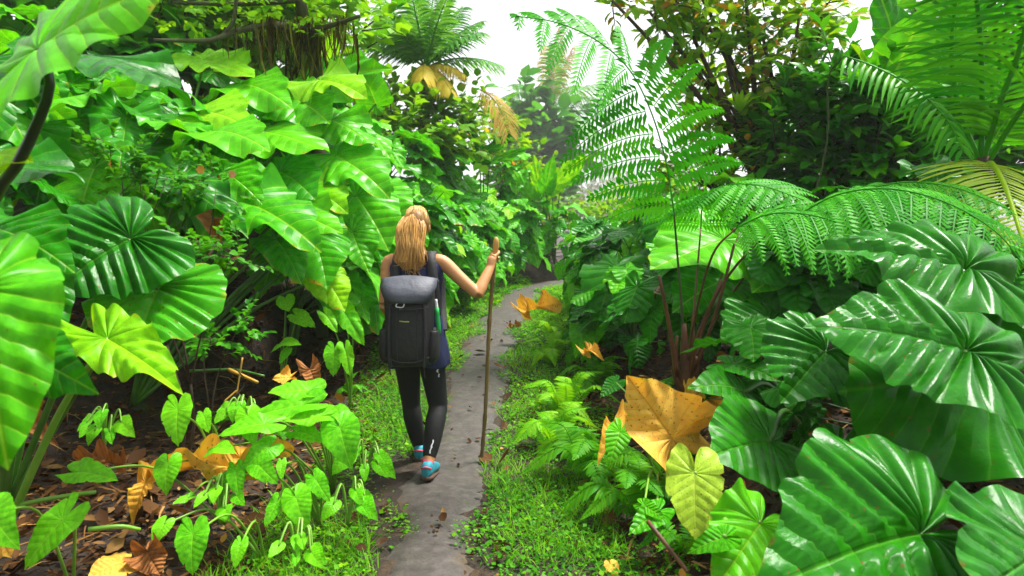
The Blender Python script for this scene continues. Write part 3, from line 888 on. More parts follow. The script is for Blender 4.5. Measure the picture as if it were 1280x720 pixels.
hero('elephant ear plant with a long leaf hanging edge on above the hollow', P3(-2.85, 5.0), [
    ('f', 'mid', (222, 228, 4.3), (333, 318, 4.1), (.6, -.5, .8), .75),
    ('b', 'bright', (262, 165, 4.8), (345, 190, 4.5), (.2, -.6, 1), 1.0),
    ('h', 'bright', (300, 250, 4.9), (420, 330, 4.6), (.4, -.7, .8), .9),
    ('c', 'bright', (345, 255, 5.2), (440, 300, 4.9), (.3, -.8, .8), .9),
    ('a', 'worn', (390, 290, 5.3), (418, 380, 5.0), (.4, -.9, .6), .9),
    ('a', 'bright', (360, 120, 6.0), (430, 165, 5.7), (.3, -.9, .8), 1.1), ('h', 'lime', (400, 100, 6.1), (470, 130, 5.8), (.2, -.8, .9), 1.0), ('b', 'bright', (300, 105, 5.9), (372, 138, 5.6), (.2, -.8, .9), 1.0), ('c', 'lime', (255, 75, 6.0), (325, 100, 5.7), (.2, -.7, 1), 1.0), ('e', 'bright', (415, 150, 6.1), (480, 195, 5.9), (.3, -.9, .8), 1.0),
    ('b', 'lime', (240, 140, 5.4), (325, 165, 5.1), (.2, -.8, 1), 1.1),
    ('e', 'bright', (330, 165, 5.6), (425, 205, 5.3), (.2, -.8, 1), 1.0),
    ('h', 'bright', (420, 195, 5.9), (500, 260, 5.6), (.3, -.9, .8), 1.0),
    ('a', 'bright', (445, 245, 5.9), (500, 330, 5.7), (.3, -1, .7), 1.0),
    ('d', 'bright', (470, 235, 6.2), (520, 300, 6.0), (.3, -1, .7), 1.0), ('a', 'mid', (350, 215, 5.4), (410, 260, 5.1), (.3, -.9, .8), 1.0), ('h', 'lime', (385, 235, 5.6), (445, 275, 5.3), (.3, -.9, .8), .9),
    ('b', 'bright', (280, 215, 5.0), (335, 262, 4.8), (.3, -.9, .7), .9), ('g', 'worn', (345, 300, 5.1), (385, 362, 4.9), (.5, -1, .6), .9), ('c', 'bright', (440, 290, 5.6), (462, 350, 5.4), (.4, -1, .5), .9), ('a', 'lime', (405, 345, 5.3), (440, 400, 5.1), (.5, -1, .5), .8),
], GL, shrink=.82)

hero('elephant ear plant with the largest quilted glossy leaf at the right edge', P3(1.75, 2.75), [
    ('quilt', 'dark', (1206, 440, 2.35), (1010, 402, 2.45), (-.1, -.62, 1), 1.02),
    ('e', 'dark', (1235, 478, 2.6), (1035, 498, 2.5), (-.1, -.9, .55), .95),
    ('quilt2', 'dark', (1205, 338, 3.0), (1018, 322, 3.1), (0, -.62, 1), .95),
], GR)
hero('elephant ear plant with a fan shaped shining leaf in the lower right corner', P3(1.10, 1.9), [
    ('quilt', 'dark', (1150, 668, 1.85), (948, 722, 1.68), (-.12, -.80, .85), 1.10),
    ('e', 'dark', (1300, 690, 1.7), (1205, 760, 1.5), (-.3, -.9, .7), 1.0),
], GR)
hero('elephant ear plant with round dark veined leaves behind the dry orange leaf', P3(1.55, 3.5), [
    ('round', 'dark', (962, 552, 3.0), (884, 566, 2.85), (-.1, -.8, .8), 1.15),
    ('quilt2', 'dark', (1032, 440, 3.1), (972, 505, 2.9), (-.3, -.9, .6), 1.2),
    ('arrow', 'mid', (916, 455, 3.5), (976, 478, 3.3), (0, -.7, 1), .9),
    ('arrow2', 'mid', (930, 490, 3.4), (866, 483, 3.3), (0, -.7, 1), .95),
    ('a', 'mid', (938, 410, 3.6), (945, 455, 3.4), (-.2, -1, .6), .95),
], GR)
hero('elephant ear plant with one yellow green heart leaf hanging below the dry orange leaf', P3(.95, 2.75), [
    ('flat', 'yellow', (868, 592, 2.65), (870, 678, 2.5), (-.3, -1, .35), .75),
    ('h', 'bright', (950, 655, 2.3), (895, 735, 2.15), (-.3, -.9, .7), .95),
    ('arrow2', 'bright', (905, 672, 2.2), (862, 690, 2.2), (-.1, -.8, .8), .7),
], GR, smat='stalk_lime')
hero('young elephant ear plant with small leaves around the dry orange leaf', P3(.85, 3.75), [
    ('arrow', 'bright', (775, 540, 3.55), (762, 580, 3.45), (-.3, -1, .5), .9),
    ('arrow2', 'bright', (795, 528, 3.6), (815, 500, 3.6), (0, -.8, .8), .8),
    ('arrow', 'mid', (770, 478, 4.2), (750, 497, 4.1), (-.2, -1, .7), .8),
    ('arrow', 'bright', (822, 640, 3.0), (785, 668, 2.9), (-.2, -.9, .7), .8),
    ('arrow2', 'bright', (805, 632, 3.0), (830, 648, 2.95), (-.2, -.9, .7), .7),
], GR, name='elephant_ear_seedling', smat='stalk_lime', r=(.008, .005))

# broad bright leaves between the tree fern and the path
hero('elephant ear plant with broad pale shining leaves behind the tree fern stems', P3(2.0, 5.6), [
    ('a', 'bright', (905, 300, 5.2), (818, 345, 4.9), (-.2, -.7, .9), 1.1),
    ('h', 'bright', (960, 285, 5.6), (1000, 262, 5.5), (0, -.7, 1), 1.3),
    ('c', 'mid', (905, 350, 5.2), (838, 385, 5.0), (-.2, -.6, 1), 1.2),
    ('b', 'bright', (1000, 330, 5.0), (945, 360, 4.7), (-.2, -.8, .9), 1.1),
    ('quilt', 'dark', (960, 400, 4.6), (900, 420, 4.4), (-.2, -.7, .9), 1.1),
    ('g', 'mid', (770, 335, 6.6), (752, 405, 6.3), (-.4, -.9, .5), 1.0),
    ('d', 'dark', (835, 270, 6.6), (822, 320, 6.4), (-.4, -.9, .6), 1.0),
], GR)
# ------------------------------------------------------------------ seedlings, dry leaves, lower left
GS = 'arrow leaf seedlings in the leaf litter'
def seed(label, base, lv):
    hero(label, base, [(k, 'seedling', (a[0], a[1], d), (t[0], t[1], d - .06), up, w) for k, a, t, d, up, w in lv], GS, 'arrow_leaf_seedling', smat='stalk_lime', r=(.007, .004), shrink=.86)
U1 = (.1, -1, .6); U2 = (0, -.5, 1)
seed('arrow leaf seedling with a pale heart leaf pointing down at bottom left centre', P3(-1.15, 3.05), [
    ('arrow', (241, 668), (240, 728), 2.55, U1, 1.0), ('arrow', (300, 682), (292, 716), 2.7, U1, .85), ('arrow2', (205, 655), (190, 685), 2.8, U1, .9)])
seed('arrow leaf seedling with long upright leaf beside the leaf litter', P3(-1.45, 3.35), [
    ('arrow', (222, 512), (222, 566), 3.0, U1, .95), ('arrow', (255, 520), (262, 545), 3.1, U1, .9), ('arrow2', (210, 580), (207, 622), 2.95, U1, .95),
    ('arrow3', (235, 622), (212, 634), 2.9, U2, .9), ('arrow3', (100, 590), (160, 604), 2.7, U2, .8)])
seed('arrow leaf seedling with many drooping leaves beside the mossy edge', P3(-1.0, 3.45), [
    ('arrow', (322, 580), (352, 610), 3.0, U1, .9), ('arrow2', (335, 560), (300, 590), 3.05, U1, .9), ('arrow', (352, 580), (352, 604), 3.0, U1, .7),
    ('arrow2', (370, 622), (385, 668), 2.85, U1, .9), ('arrow', (395, 600), (415, 632), 2.95, U1, .9), ('arrow3', (345, 630), (330, 665), 2.85, U1, .8),
    ('arrow', (295, 590), (300, 630), 3.0, U1, .8), ('arrow3', (280, 600), (262, 622), 3.0, U1, .8)])
seed('arrow leaf seedling with broad level leaves in front of the orange leaf', P3(-1.05, 3.9), [
    ('arrow3', (385, 488), (325, 496), 3.35, U2, 1.1), ('arrow3', (378, 506), (302, 530), 3.25, U2, .9), ('arrow3', (400, 520), (345, 532), 3.2, U2, .95),
    ('arrow2', (415, 515), (446, 532), 3.3, U2, 1.0), ('arrow2', (425, 535), (440, 590), 3.15, U1, 1.0), ('arrow', (330, 530), (262, 548), 3.1, U2, .8),
    ('arrow', (375, 540), (412, 556), 3.2, U2, .9), ('arrow2', (310, 520), (318, 560), 3.15, U1, .9), ('arrow2', (268, 560), (296, 566), 3.0, U2, .9)])
seed('arrow leaf seedling with one long lobed leaf in the lower left corner', P3(-1.75, 2.6), [
    ('arrow', (78, 650), (22, 722), 2.2, (.2, -1, .7), .75), ('arrow2', (-10, 640), (25, 690), 2.1, U1, .9)])
seed('arrow leaf seedling under the overhanging leaves by the dark hollow', P3(-1.95, 5.6), [
    ('round', (357, 375), (360, 392), 5.2, U1, 1.1), ('arrow', (372, 395), (398, 412), 5.2, U1, .9), ('arrow2', (350, 430), (378, 430), 5.0, U2, .9), ('arrow', (358, 440), (348, 458), 5.0, U1, .8)])
seed('arrow leaf seedling with drooping leaves left of the backpack', P3(-1.35, 5.6), [
    ('arrow3', (408, 395), (426, 420), 5.1, U1, .8), ('arrow3', (430, 390), (462, 440), 5.2, U1, .7), ('arrow', (418, 440), (416, 476), 4.9, U1, 1.0),
    ('arrow3', (432, 440), (440, 476), 4.9, U1, .8), ('arrow', (440, 400), (455, 425), 5.2, U1, .8)])

for q, (px, py, Yb, lab) in enumerate([(275, 640, 2.95, 'small arrow leaf seedling between the two drooping seedlings at lower left'), (435, 640, 3.2, 'small arrow leaf seedling on the moss left of the path'), (130, 545, 3.7, 'small arrow leaf seedling in the shade below the lime leaf'), (370, 700, 2.7, 'small arrow leaf seedling at the bottom edge left of the path'), (300, 535, 3.6, 'small arrow leaf seedling behind the broad level leaves'), (455, 590, 3.6, 'tiny arrow leaf seedling on the mossy edge left of the shoes')]):
    rnd.seed(900 + q); lv = []
    for i in range(7):
        a0 = rnd.uniform(0, 6.28); ux_, uy_ = math.cos(a0), math.sin(a0)
        p0 = (px + ux_ * 22, py - 16 + uy_ * 12); ln = rnd.uniform(16, 30)
        lv.append((rnd.choice(['arrow', 'arrow2', 'arrow3']), p0, (p0[0] + ux_ * ln * .7, p0[1] + ln * .8), Yb - .05 * i / 3, U1, rnd.uniform(.75, 1)))
    seed(lab, at(px, py + 14, Yb), lv)
def dry(label, kind, mat, a, t, up, w, group='large dead leaves on the ground', cat='dead leaf'):
    return tag(put_leaf(None, kind, mat, at(*a), at(*t), up, w, 'dry_leaf'), label, cat, group)
dry('large dry orange leaf folded over beside the path', 'dry', 'dry', (840, 548, 3.5), (776, 472, 3.62), (.15, -1, .45), 1.0)
dry('curled orange leaf standing behind the largest dry leaf', 'dry2', 'dry', (778, 535, 3.75), (752, 572, 3.6), (-.6, -.8, .3), .8)
dry('tattered orange leaf at the foot of the tree fern stems', 'dry3', 'dry', (868, 492, 4.1), (906, 512, 4.0), (0, -.5, 1), .9)
dry('yellow orange leaf lying on the moss at the right of the path', 'dry3', 'dry', (662, 388, 8.2), (704, 383, 8.0), (0, -.5, 1), .9)
dry('small orange leaf leaning among ferns at the right of the path', 'dry2', 'dry', (736, 438, 6.0), (752, 447, 5.85), (0, -.9, .8), 1.0)
dry('small yellow leaf at the bottom edge right of the path', 'flat', 'dry', (764, 706, 2.9), (770, 722, 2.85), (0, -1, .8), .9)
dry('brown dead leaf hanging in the dark gap of the left bank', 'dry2', 'brown', (262, 252, 4.6), (275, 298, 4.5), (.2, -1, .3), 1.3)
dry('crumpled orange leaf lying across the litter in the lower left', 'dry3', 'dry', (292, 584, 3.2), (185, 594, 3.1), (0, -.6, 1), .42)
dry('bright yellow leaf on the litter at the bottom left edge', 'flat', 'dry', (150, 705, 2.6), (108, 722, 2.5), (0, -.7, 1), 1.0)
dry('curled tan leaf hanging under the overturned orange leaf in the litter', 'dry2', 'dry', (182, 604, 3.05), (168, 650, 3.0), (.1, -1, .4), .7)
dry('orange leaf edge in the bottom left corner', 'dry', 'dry', (0, 672, 2.6), (22, 700, 2.55), (0, -1, .6), .8)
dry('long brown folded leaf across the dark litter', 'dry3', 'brown', (140, 578, 3.3), (92, 576, 3.35), (0, -.4, 1), .5)
dry('yellow brown dead leaf lying behind the seedlings', 'dry3', 'dry', (300, 572, 3.3), (368, 562, 3.4), (0, -.8, 1), .6)
dry('red dead leaf standing beside the mossy verge', 'dry2', 'brown', (388, 462, 3.75), (398, 488, 3.7), (.2, -1, .4), 1.2)
dry('pale orange crumpled leaf in front of the dark hollow', 'dry', 'dry', (362, 472, 4.3), (340, 478, 4.25), (0, -.8, 1), 1.0)
dry('brown dead leaf at the bottom edge below the seedlings', 'dry', 'brown', (185, 690, 2.65), (205, 722, 2.6), (.2, -1, .5), 1.0)
dry('dead tan leaf in the shade at the left edge', 'dry2', 'brown', (42, 520, 3.6), (66, 548, 3.5), (.2, -1, .4), 1.1)
dry('small brown leaf fallen on the path', 'dry3', 'brown', (640, 410, 9.2), (652, 406, 9.1), (0, -.3, 1), .9)

def stick(label, P, r, mat, name='fallen_stalk', cat='stalk', group='dead stalks on the ground'):
    o = link(name, mk(name, *tube_geo(catmull([at(*p) for p in P], 10), r, 7), MT[mat]))
    return tag(o, label, cat, group)
MT['straw'] = plain('dry_stalk', (.62, .36, .04), (.45, .24, .03), .5, 8)
stick('short thick yellow stalk lying in front of the hollow', [(286, 462, 4.2), (322, 478, 4.1)], [.012, .010], 'straw')
stick('thin yellow stalk standing upright in the leaf litter', [(303, 447, 4.1), (296, 492, 4.0)], [.006, .005], 'straw')
stick('thin yellow stalk lying flat below the upright one', [(296, 488, 3.9), (280, 502, 3.85)], [.006, .005], 'straw')
stick('long pale green stalk lying across the litter at left', [(20, 632, 2.7), (70, 622, 2.7), (120, 615, 2.75)], [.011, .008], 'stalk_lime')
stick('green stalk lying on the litter towards the lower left', [(110, 662, 2.6), (150, 658, 2.65), (175, 662, 2.7)], [.010, .008], 'stalk_lime')
stick('dark stalk bent across the ground below the hollow', [(235, 464, 4.4), (290, 462, 4.4), (330, 470, 4.3)], [.010, .008], 'stalk')
stick('brown dead stalk leaning at the bottom beside the yellow green leaf', [(810, 652, 2.75), (840, 690, 2.6), (860, 715, 2.5)], [.010, .008], 'stem_red')

# ------------------------------------------------------------------ ferns beside the path
for lab, x, y, n, s, m in [
    ('bright fern clump beside the path across from the backpack', .42, 5.45, 13, .58, 'fern_lime'),
    ('fern clump arching over the mossy verge in the right foreground', .50, 4.05, 12, .60, 'fern'),
    ('large fern clump nearest the viewer at the right of the path', .68, 3.45, 9, .58, 'fern'),
    ('lime fern clump halfway along the right edge of the path', .42, 7.3, 11, .50, 'fern_lime'),
    ('fern clump under the elephant ears halfway along the path', .78, 6.3, 10, .52, 'fern'),
    ('small fern clump far along the right edge of the path', .50, 8.9, 9, .36, 'fern_lime'),
    ('farthest fern clump where the path turns right', .80, 10.6, 9, .42, 'fern_lime'),
    ('dark fern clump at the bottom right of the path', .80, 2.95, 8, .36, 'fern'),
    ('broad fern clump between the stick and the dry orange leaf', .30, 4.75, 12, .50, 'fern_lime'),
    ('fern clump at the foot of the tree fern', 1.0, 4.75, 9, .45, 'fern'),
    ('low fern beside the dry leaf on the moss', .62, 8.0, 9, .42, 'fern'),
    ('small fern tuft left of the path behind the seedlings', -1.62, 4.7, 6, .22, 'fern'),
    ('small fern tuft in front of the dark hollow', -2.15, 4.9, 5, .24, 'fern'),
    ('fern tuft beside the seedling left of the backpack', -1.45, 6.0, 8, .26, 'fern'),
]:
    fern_clump(lab, P3(x, y, -.02), n, s, m)

# ------------------------------------------------------------------ tree fern in the middle right
tf = thing('tree_fern', at(856, 486, 4.5), 'tall tree fern with one frond arching high over the sky gap', 'fern')
mb = MB()
b0 = at(856, 492, 4.5)
mb.tube([b0, at(856, 450, 4.5), at(855, 405, 4.5)], [.042, .034, .016], 10, 8)
for q, w in (((846, 420), .022), ((866, 410), .022), ((843, 450), .024), ((870, 446), .022)):
    mb.tube([b0, at(q[0], (q[1] + 490) / 2, 4.48), at(*q, 4.47)], [w, w * .45], 7, 6)
mb.build('trunk', MT['stem_red'], tf)
def tf_frond(stipe, blade, up, n, plen, pin, seed, droop=.3, fwd=.25, stem='rachis', r=(.011, .0055)):
    S = catmull([at(*p) for p in stipe], 16)
    link('stem', mk('stem', *tube_geo(S, r, 8), MT[stem]), tf)
    C = catmull([at(*p) for p in blade], 40)
    V, F, tn = frond_geo(C, up, n, plen, fwd, droop, .02, pin=pin, rach=(r[1], .003), seed=seed, kr=7)
    return link('frond', mk('frond', V, F, MT['treefern'], True, tone=tn), tf)
tf_frond([(855, 470, 4.5), (853, 400, 4.5), (846, 310, 4.5), (842, 262, 4.45)],
         [(842, 262, 4.45), (832, 200, 4.4), (812, 135, 4.3), (785, 85, 4.2), (745, 50, 4.05), (695, 28, 3.95), (645, 20, 3.85)],
         (-.15, -.75, .65), 12, lambda t: .60 * np.interp(t, [0, .1, .35, .7, .9, 1], [.72, .92, 1, .75, .38, .08]), (20, .120, .0160, .45), 1, .34, .28)
tf_frond([(862, 460, 4.5), (895, 370, 4.4), (940, 310, 4.2), (990, 274, 4.0)],
         [(990, 274, 4.0), (1045, 244, 3.85), (1110, 236, 3.7), (1180, 252, 3.5), (1245, 290, 3.3), (1290, 345, 3.15)],
         (0, -.35, 1), 18, lambda t: .56 * np.interp(t, [0, .1, .4, .75, 1], [.7, .95, 1, .65, .1]), (19, .085, .0115, .3), 2, .42, .35, 'stem_red')
tf_frond([(860, 460, 4.55), (868, 380, 4.7), (876, 285, 4.9)],
         [(876, 285, 4.9), (880, 250, 4.8), (905, 232, 4.5), (950, 232, 4.2), (1005, 250, 3.9)],
         (-.1, -.5, 1), 16, lambda t: .46 * np.interp(t, [0, .1, .4, .75, 1], [.7, .95, 1, .65, .1]), (19, .085, .0115, .35), 3, .35, .3, 'stem_red')
tf_frond([(862, 455, 4.6), (900, 350, 5.0), (925, 290, 5.2)],
         [(925, 290, 5.2), (960, 265, 5.1), (1010, 255, 4.9), (1060, 262, 4.6), (1100, 290, 4.4)],
         (0, -.45, 1), 15, lambda t: .46 * np.interp(t, [0, .1, .4, .75, 1], [.7, .95, 1, .65, .1]), (19, .085, .0115, .35), 4, .4, .3, 'stem_red')
tf_frond([(864, 455, 4.7), (920, 360, 5.0), (985, 285, 5.0), (1030, 262, 4.9)],
         [(1030, 262, 4.9), (1075, 240, 4.8), (1130, 228, 4.6), (1195, 235, 4.4), (1262, 262, 4.2)],
         (0, -.4, 1), 16, lambda t: .55 * np.interp(t, [0, .1, .4, .75, 1], [.7, .95, 1, .65, .1]), (19, .085, .0115, .3), 6, .4, .35, 'stem_red', (.011, .006))
tf_frond([(860, 455, 4.5), (868, 400, 4.3), (890, 320, 4.0), (920, 285, 3.9)],
         [(920, 285, 3.9), (960, 268, 3.8), (1010, 268, 3.7), (1060, 285, 3.6), (1095, 318, 3.5)],
         (0, -.4, 1), 15, lambda t: .42 * np.interp(t, [0, .1, .4, .75, 1], [.7, .95, 1, .65, .1]), (17, .075, .010, .3), 7, .4, .35, 'stem_red', (.010, .005))
for P, r in (([(846, 470, 4.4), (836, 405, 4.35), (824, 345, 4.3)], [.017, .010]), ([(868, 465, 4.4), (895, 390, 4.3), (918, 305, 4.25)], [.013, .008]),
             ([(864, 470, 4.4), (872, 420, 4.3), (902, 350, 4.2)], [.012, .008])):
    link('broken_stem', mk('broken_stem', *tube_geo(catmull([at(*p) for p in P], 10), r, 7), MT['stem_red']), tf)

# ------------------------------------------------------------------ upper right: palm, banana leaf, shrubs, tree
pr = thing('palm_tree', P3(at(1232, 300, 5.4).x, 5.4), 'palm with long combed fronds rising at the upper right edge', 'palm tree')
mb = MB(); mb.tube([Vector(pr.location), at(1230, 240, 5.4), at(1228, 196, 5.4)], [.09, .07, .05], 10, 8); mb.build('trunk', MT['bark'], pr)
pl = lambda u: .62 * np.interp(u, [0, .15, .6, 1], [.6, 1, .9, .3])
for sd, C, up, mat in [
    (1, [(1228, 205, 5.4), (1250, 130, 5.2), (1275, 60, 5.0), (1290, -20, 4.8), (1290, -120, 4.6)], (-.1, -.9, .3), 'palm_bright'),
    (2, [(1226, 205, 5.4), (1228, 120, 5.3), (1225, 40, 5.1), (1215, -40, 4.9), (1195, -120, 4.7)], (-.3, -1, .2), 'palm_bright'),
    (3, [(1234, 205, 5.4), (1268, 150, 5.2), (1310, 100, 4.9), (1370, 80, 4.7), (1430, 100, 4.4)], (0, -.8, .6), 'palm_bright'),
    (4, [(1232, 208, 5.4), (1240, 205, 5.0), (1256, 232, 4.6), (1275, 290, 4.2), (1290, 350, 4.0)], (0, -.6, 1), 'palm_lime'),
    (5, [(1226, 205, 5.4), (1200, 140, 5.4), (1190, 60, 5.4), (1200, -20, 5.3), (1230, -90, 5.1)], (.1, -1, .2), 'palm_bright'),
]:
    palm_frond(pr, catmull([at(*p) for p in C], 26), up, 36, pl, .032, mat, .32, .45, seed=sd, rach=(.022, .007), segs=5)
dr = thing('hanging_fern', at(1060, 70, 6.0), 'long fern frond drooping in front of the banana leaf', 'fern')
palm_frond(dr, catmull([at(*p) for p in [(1055, 70, 6.0), (1090, 82, 5.8), (1140, 108, 5.5), (1180, 145, 5.2), (1205, 190, 5.0)]], 22), (0, -.6, 1), 24, lambda u: .28 * np.interp(u, [0, .3, .8, 1], [.7, 1, .7, .3]), .035, 'palm_bright', .7, .35, seed=9, rach=(.008, .003), start=.02, segs=3)
mb = MB(); mb.tube([P3(2.6, 6.6), at(1030, 200, 6.4), at(1035, 100, 6.2), at(1055, 70, 6.0)], [.010, .005], 6, 14); mb.build('stem', MT['rachis'], dr)
hero('banana plant with a broad upright leaf at the upper right', P3(3.6, 7.0), [
    ('paddle', 'bright', (1108, 118, 6.8), (1152, 2, 6.6), (-.3, -1, .3), 1.25), ('paddle', 'mid', (1140, 130, 7.2), (1185, 60, 7.0), (.2, -1, .4), 1.1),
    ('paddle', 'mid', (1120, 60, 7.4), (1085, -20, 7.3), (-.2, -1, .4), 1.1), ('paddle', 'lime', (1100, 120, 6.9), (1060, 60, 6.7), (0, -1, .5), .8), ('paddle', 'mid', (1180, 60, 7.4), (1230, -30, 7.2), (.2, -1, .4), 1.1),
], None, 'banana_plant')

def cl(px, py, Y, r, n): return (at(px, py, Y), r, n)
woody('leafy_tree', 'olive leaved tree leaning over the right side of the sky gap', 'tree', P3(at(1000, 300, 8.5).x, 8.5), [
    cl(765, 0, 7.6, .25, 7), cl(812, 15, 7.8, .35, 11), cl(845, 0, 7.8, .5, 18), cl(880, 20, 7.9, .5, 20), cl(905, 60, 8.0, .5, 30), cl(950, 30, 8.0, .55, 23),
    cl(955, 80, 8.1, .5, 28), cl(1000, 15, 8.1, .5, 19), cl(900, 110, 8.1, .45, 22), cl(985, 70, 8.2, .45, 24), cl(870, 75, 8.0, .35, 14), cl(930, -30, 8, .6, 22), cl(1030, 30, 8.2, .35, 12), cl(860, -40, 8, .6, 22)],
    .17, 'crown_olive', 21, trunk_r=.075, twl=.42, per=9, fork=.35, w=.52, tb=.15)
woody('rubbery_shrub', 'dark glossy shrub filling the gap below the banana leaf', 'shrub', P3(at(1080, 300, 7.2).x, 7.2), [
    cl(1060, 120, 7.2, .40, 34), cl(1100, 150, 7.2, .45, 40), cl(1020, 150, 7.4, .45, 38), cl(1070, 185, 7.2, .45, 40), cl(1130, 190, 7.1, .4, 32), cl(990, 190, 7.4, .4, 30), cl(1160, 140, 7.3, .4, 30), cl(1110, 225, 7.0, .4, 30), cl(1040, 220, 7.2, .4, 30), cl(1180, 200, 7.2, .4, 28)],
    .21, 'crown_dark', 22, trunk_r=.05, twl=.36, per=8, w=.5)
woody('leafy_shrub', 'dark shrub in the shade behind the tree fern', 'shrub', P3(at(930, 300, 8.0).x, 8.0), [
    cl(900, 170, 8.2, .45, 34), cl(940, 190, 8.0, .45, 36), cl(960, 140, 8.4, .4, 28), cl(890, 230, 7.8, .45, 32), cl(940, 245, 7.7, .4, 30), cl(860, 215, 8.2, .35, 22), cl(990, 240, 7.8, .4, 28)],
    .15, 'crown_olive', 23, trunk_r=.05, twl=.34, per=8, w=.5)
woody('broadleaf_tree', 'broadleaf tree closing the view at the upper right corner', 'tree', P3(6.2, 9.5), [
    cl(1200, 60, 9.4, .8, 60), cl(1260, 30, 9.2, .8, 60), cl(1240, 120, 9.2, .8, 60), cl(1180, 150, 9.4, .7, 50), cl(1280, 180, 9.0, .8, 60), cl(1120, 170, 9.6, .7, 50), cl(1300, 80, 9.2, .8, 50), cl(1230, 220, 9.0, .7, 50), cl(1060, 190, 10, .7, 50), cl(1000, 200, 10, .7, 45), cl(1160, 250, 9, .7, 40), cl(1090, 260, 9, .6, 40)],
    .24, 'vine', 24, trunk_r=.1, twl=.5, per=7)
# bromeliad perched on the leaning tree
br = thing('bromeliad', at(925, 140, 7.4), 'bromeliad rosette perched on the leaning tree trunk', 'plant')
Pv, Av, Nv, Sv = [], [], [], []
for k in range(16):
    a = k * 2.4; e = R(35 + 40 * (k / 16))
    d = Vector((math.cos(a) * math.cos(e), math.sin(a) * math.cos(e), math.sin(e)))
    mesh = MB(); c0 = Vector(br.location)
    C = catmull([c0, c0 + d * .16, c0 + d * .26 + Vector((d.x * .06, d.y * .06, -.02 - .03 * math.cos(e)))], 6)
    Wd = np.array(d.cross(Vector((0, 0, 1))).normalized())
    ww = np.array([.018, .026, .026, .022, .014, .002])
    V = np.vstack([C + Wd * ww[:, None], C - np.array([0, 0, .006]), C - Wd * ww[:, None]])
    mesh.add(V, [(i, i + 1, 7 + i, 6 + i) for i in range(5)] + [(6 + i, 7 + i, 13 + i, 12 + i) for i in range(5)], .7)
    mesh.build('leaf', MT['crown_lime'], br)

# ------------------------------------------------------------------ upper left: mossy tree, palms, thickets
mt = thing('mossy_tree', P3(at(392, 200, 6.8).x, 6.9), 'mossy tree whose branch with hanging moss crosses the top left', 'tree')
mb = MB()
mb.tube([Vector(mt.location), at(396, 120, 6.8), at(390, 60, 6.6), at(380, 25, 6.5), at(370, -30, 6.4)], [.08, .06, .05], 9, 16)
mb.build('trunk', MT['bark_moss'], mt)
def limb(P, r): mbl = MB(); mbl.tube([at(*p) for p in P], r, 7, 18); return mbl.build('limb', MT['bark_moss'], mt)
limb([(386, 35, 6.5), (340, 32, 6.2), (300, 38, 6.0), (265, 50, 5.8), (230, 51, 5.7), (192, 50, 5.6)], [.04, .024, .012])
limb([(278, 46, 5.9), (292, 25, 5.9), (296, -10, 5.9)], [.022, .014])
limb([(386, 40, 6.5), (420, 30, 6.4), (450, 20, 6.3)], [.03, .015])
limb([(372, 0, 6.4), (300, 5, 6.2), (215, 3, 6.0)], [.03, .015])
rng = np.random.default_rng(8)
Pm, Am, Sm, Tm = [], [], [], []
Cm = catmull([at(*p) for p in [(445, 28, 6.4), (386, 35, 6.5), (340, 32, 6.2), (300, 38, 6.0), (265, 50, 5.8)]], 200)
for k in range(900):
    u = rng.beta(1.4, 2.2); c = Cm[int(u * 199)]
    ln = rng.gamma(1.6, .045) * (1.6 if .05 < u < .6 else .7) * (1 + .6 * np.sin(u * 40))
    Pm.append(c + rng.normal(0, .05, 3)); Am.append([rng.normal(0, .12), rng.normal(0, .12), -1]); Sm.append(ln * 1.5); Tm.append(rng.uniform(0, 1))
V, F, tn = leafcloud(*BLADE, np.array(Pm), np.array(Am), rng.normal(0, 1, (900, 3)) * [1, 1, .1], np.array(Sm), .045, np.array(Tm))
link('hanging_moss', mk('hanging_moss', V, F, MT['moss'], True, tone=tn), mt)
V, F, tn, tw = twig_cloud([cl(230, 10, 6.2, .3, 24), cl(280, 8, 6.2, .3, 24), cl(330, -5, 6.3, .35, 30), cl(390, 5, 6.5, .3, 24), cl(430, 5, 6.6, .25, 18), cl(410, 30, 6.4, .2, 12)], .075, LEAF8, 31, .7, 9, .28)
link('crown', mk('crown', V, F, MT['crown_lime'], True, tone=tn), mt)

palm_tree('tall palm with dark green and yellow fronds above the left bank', P3(-2.0, 14), at(532, 88, 12.5), [
    (15, 52, 1.7, 'n'), (40, 62, 1.8, 'n'), (75, 75, 1.9, 'n'), (110, 70, 2.0, 'n'), (150, 55, 1.9, 'n'), (175, 40, 1.8, 'n'), (-25, 40, 1.5, 'n'), (-60, 55, 1.6, 'n'), (-100, 60, 1.6, 'n'), (205, 30, 1.6, 'n'),
    (-10, 22, 1.5, 'n'), (5, 72, 2.0, 'n'), (-130, 50, 1.6, 'n'), (195, 62, 2.0, 'n'), (-60, -8, 1.1, 'y'), (-85, 2, 1.1, 'y'), (-40, 8, 1.0, 'y'), (240, 40, 1.6, 'n')], 'palm', trad=.12, ll=.58, lw=.034, np_=40)
palm_tree('misty palm wrapped in climbing vines beyond the bend', P3(3.0, 60), at(690, 128, 58.5), [
    (10, 20, 7.2, 'n'), (-30, 0, 6.6, 'n'), (-20, 30, 6.6, 'n'), (60, 40, 6.6, 'n'), (130, 40, 6.9, 'n'), (180, 10, 6.6, 'n'), (-90, 60, 6, 'n'), (-70, 75, 6.6, 'd'), (30, 70, 6, 'd'),
    (-10, -30, 6, 'n'), (100, 70, 6.6, 'd'), (-60, -10, 6, 'n'), (225, 20, 6, 'n')], 'palm', trad=.4, ll=2.0, lw=.10)
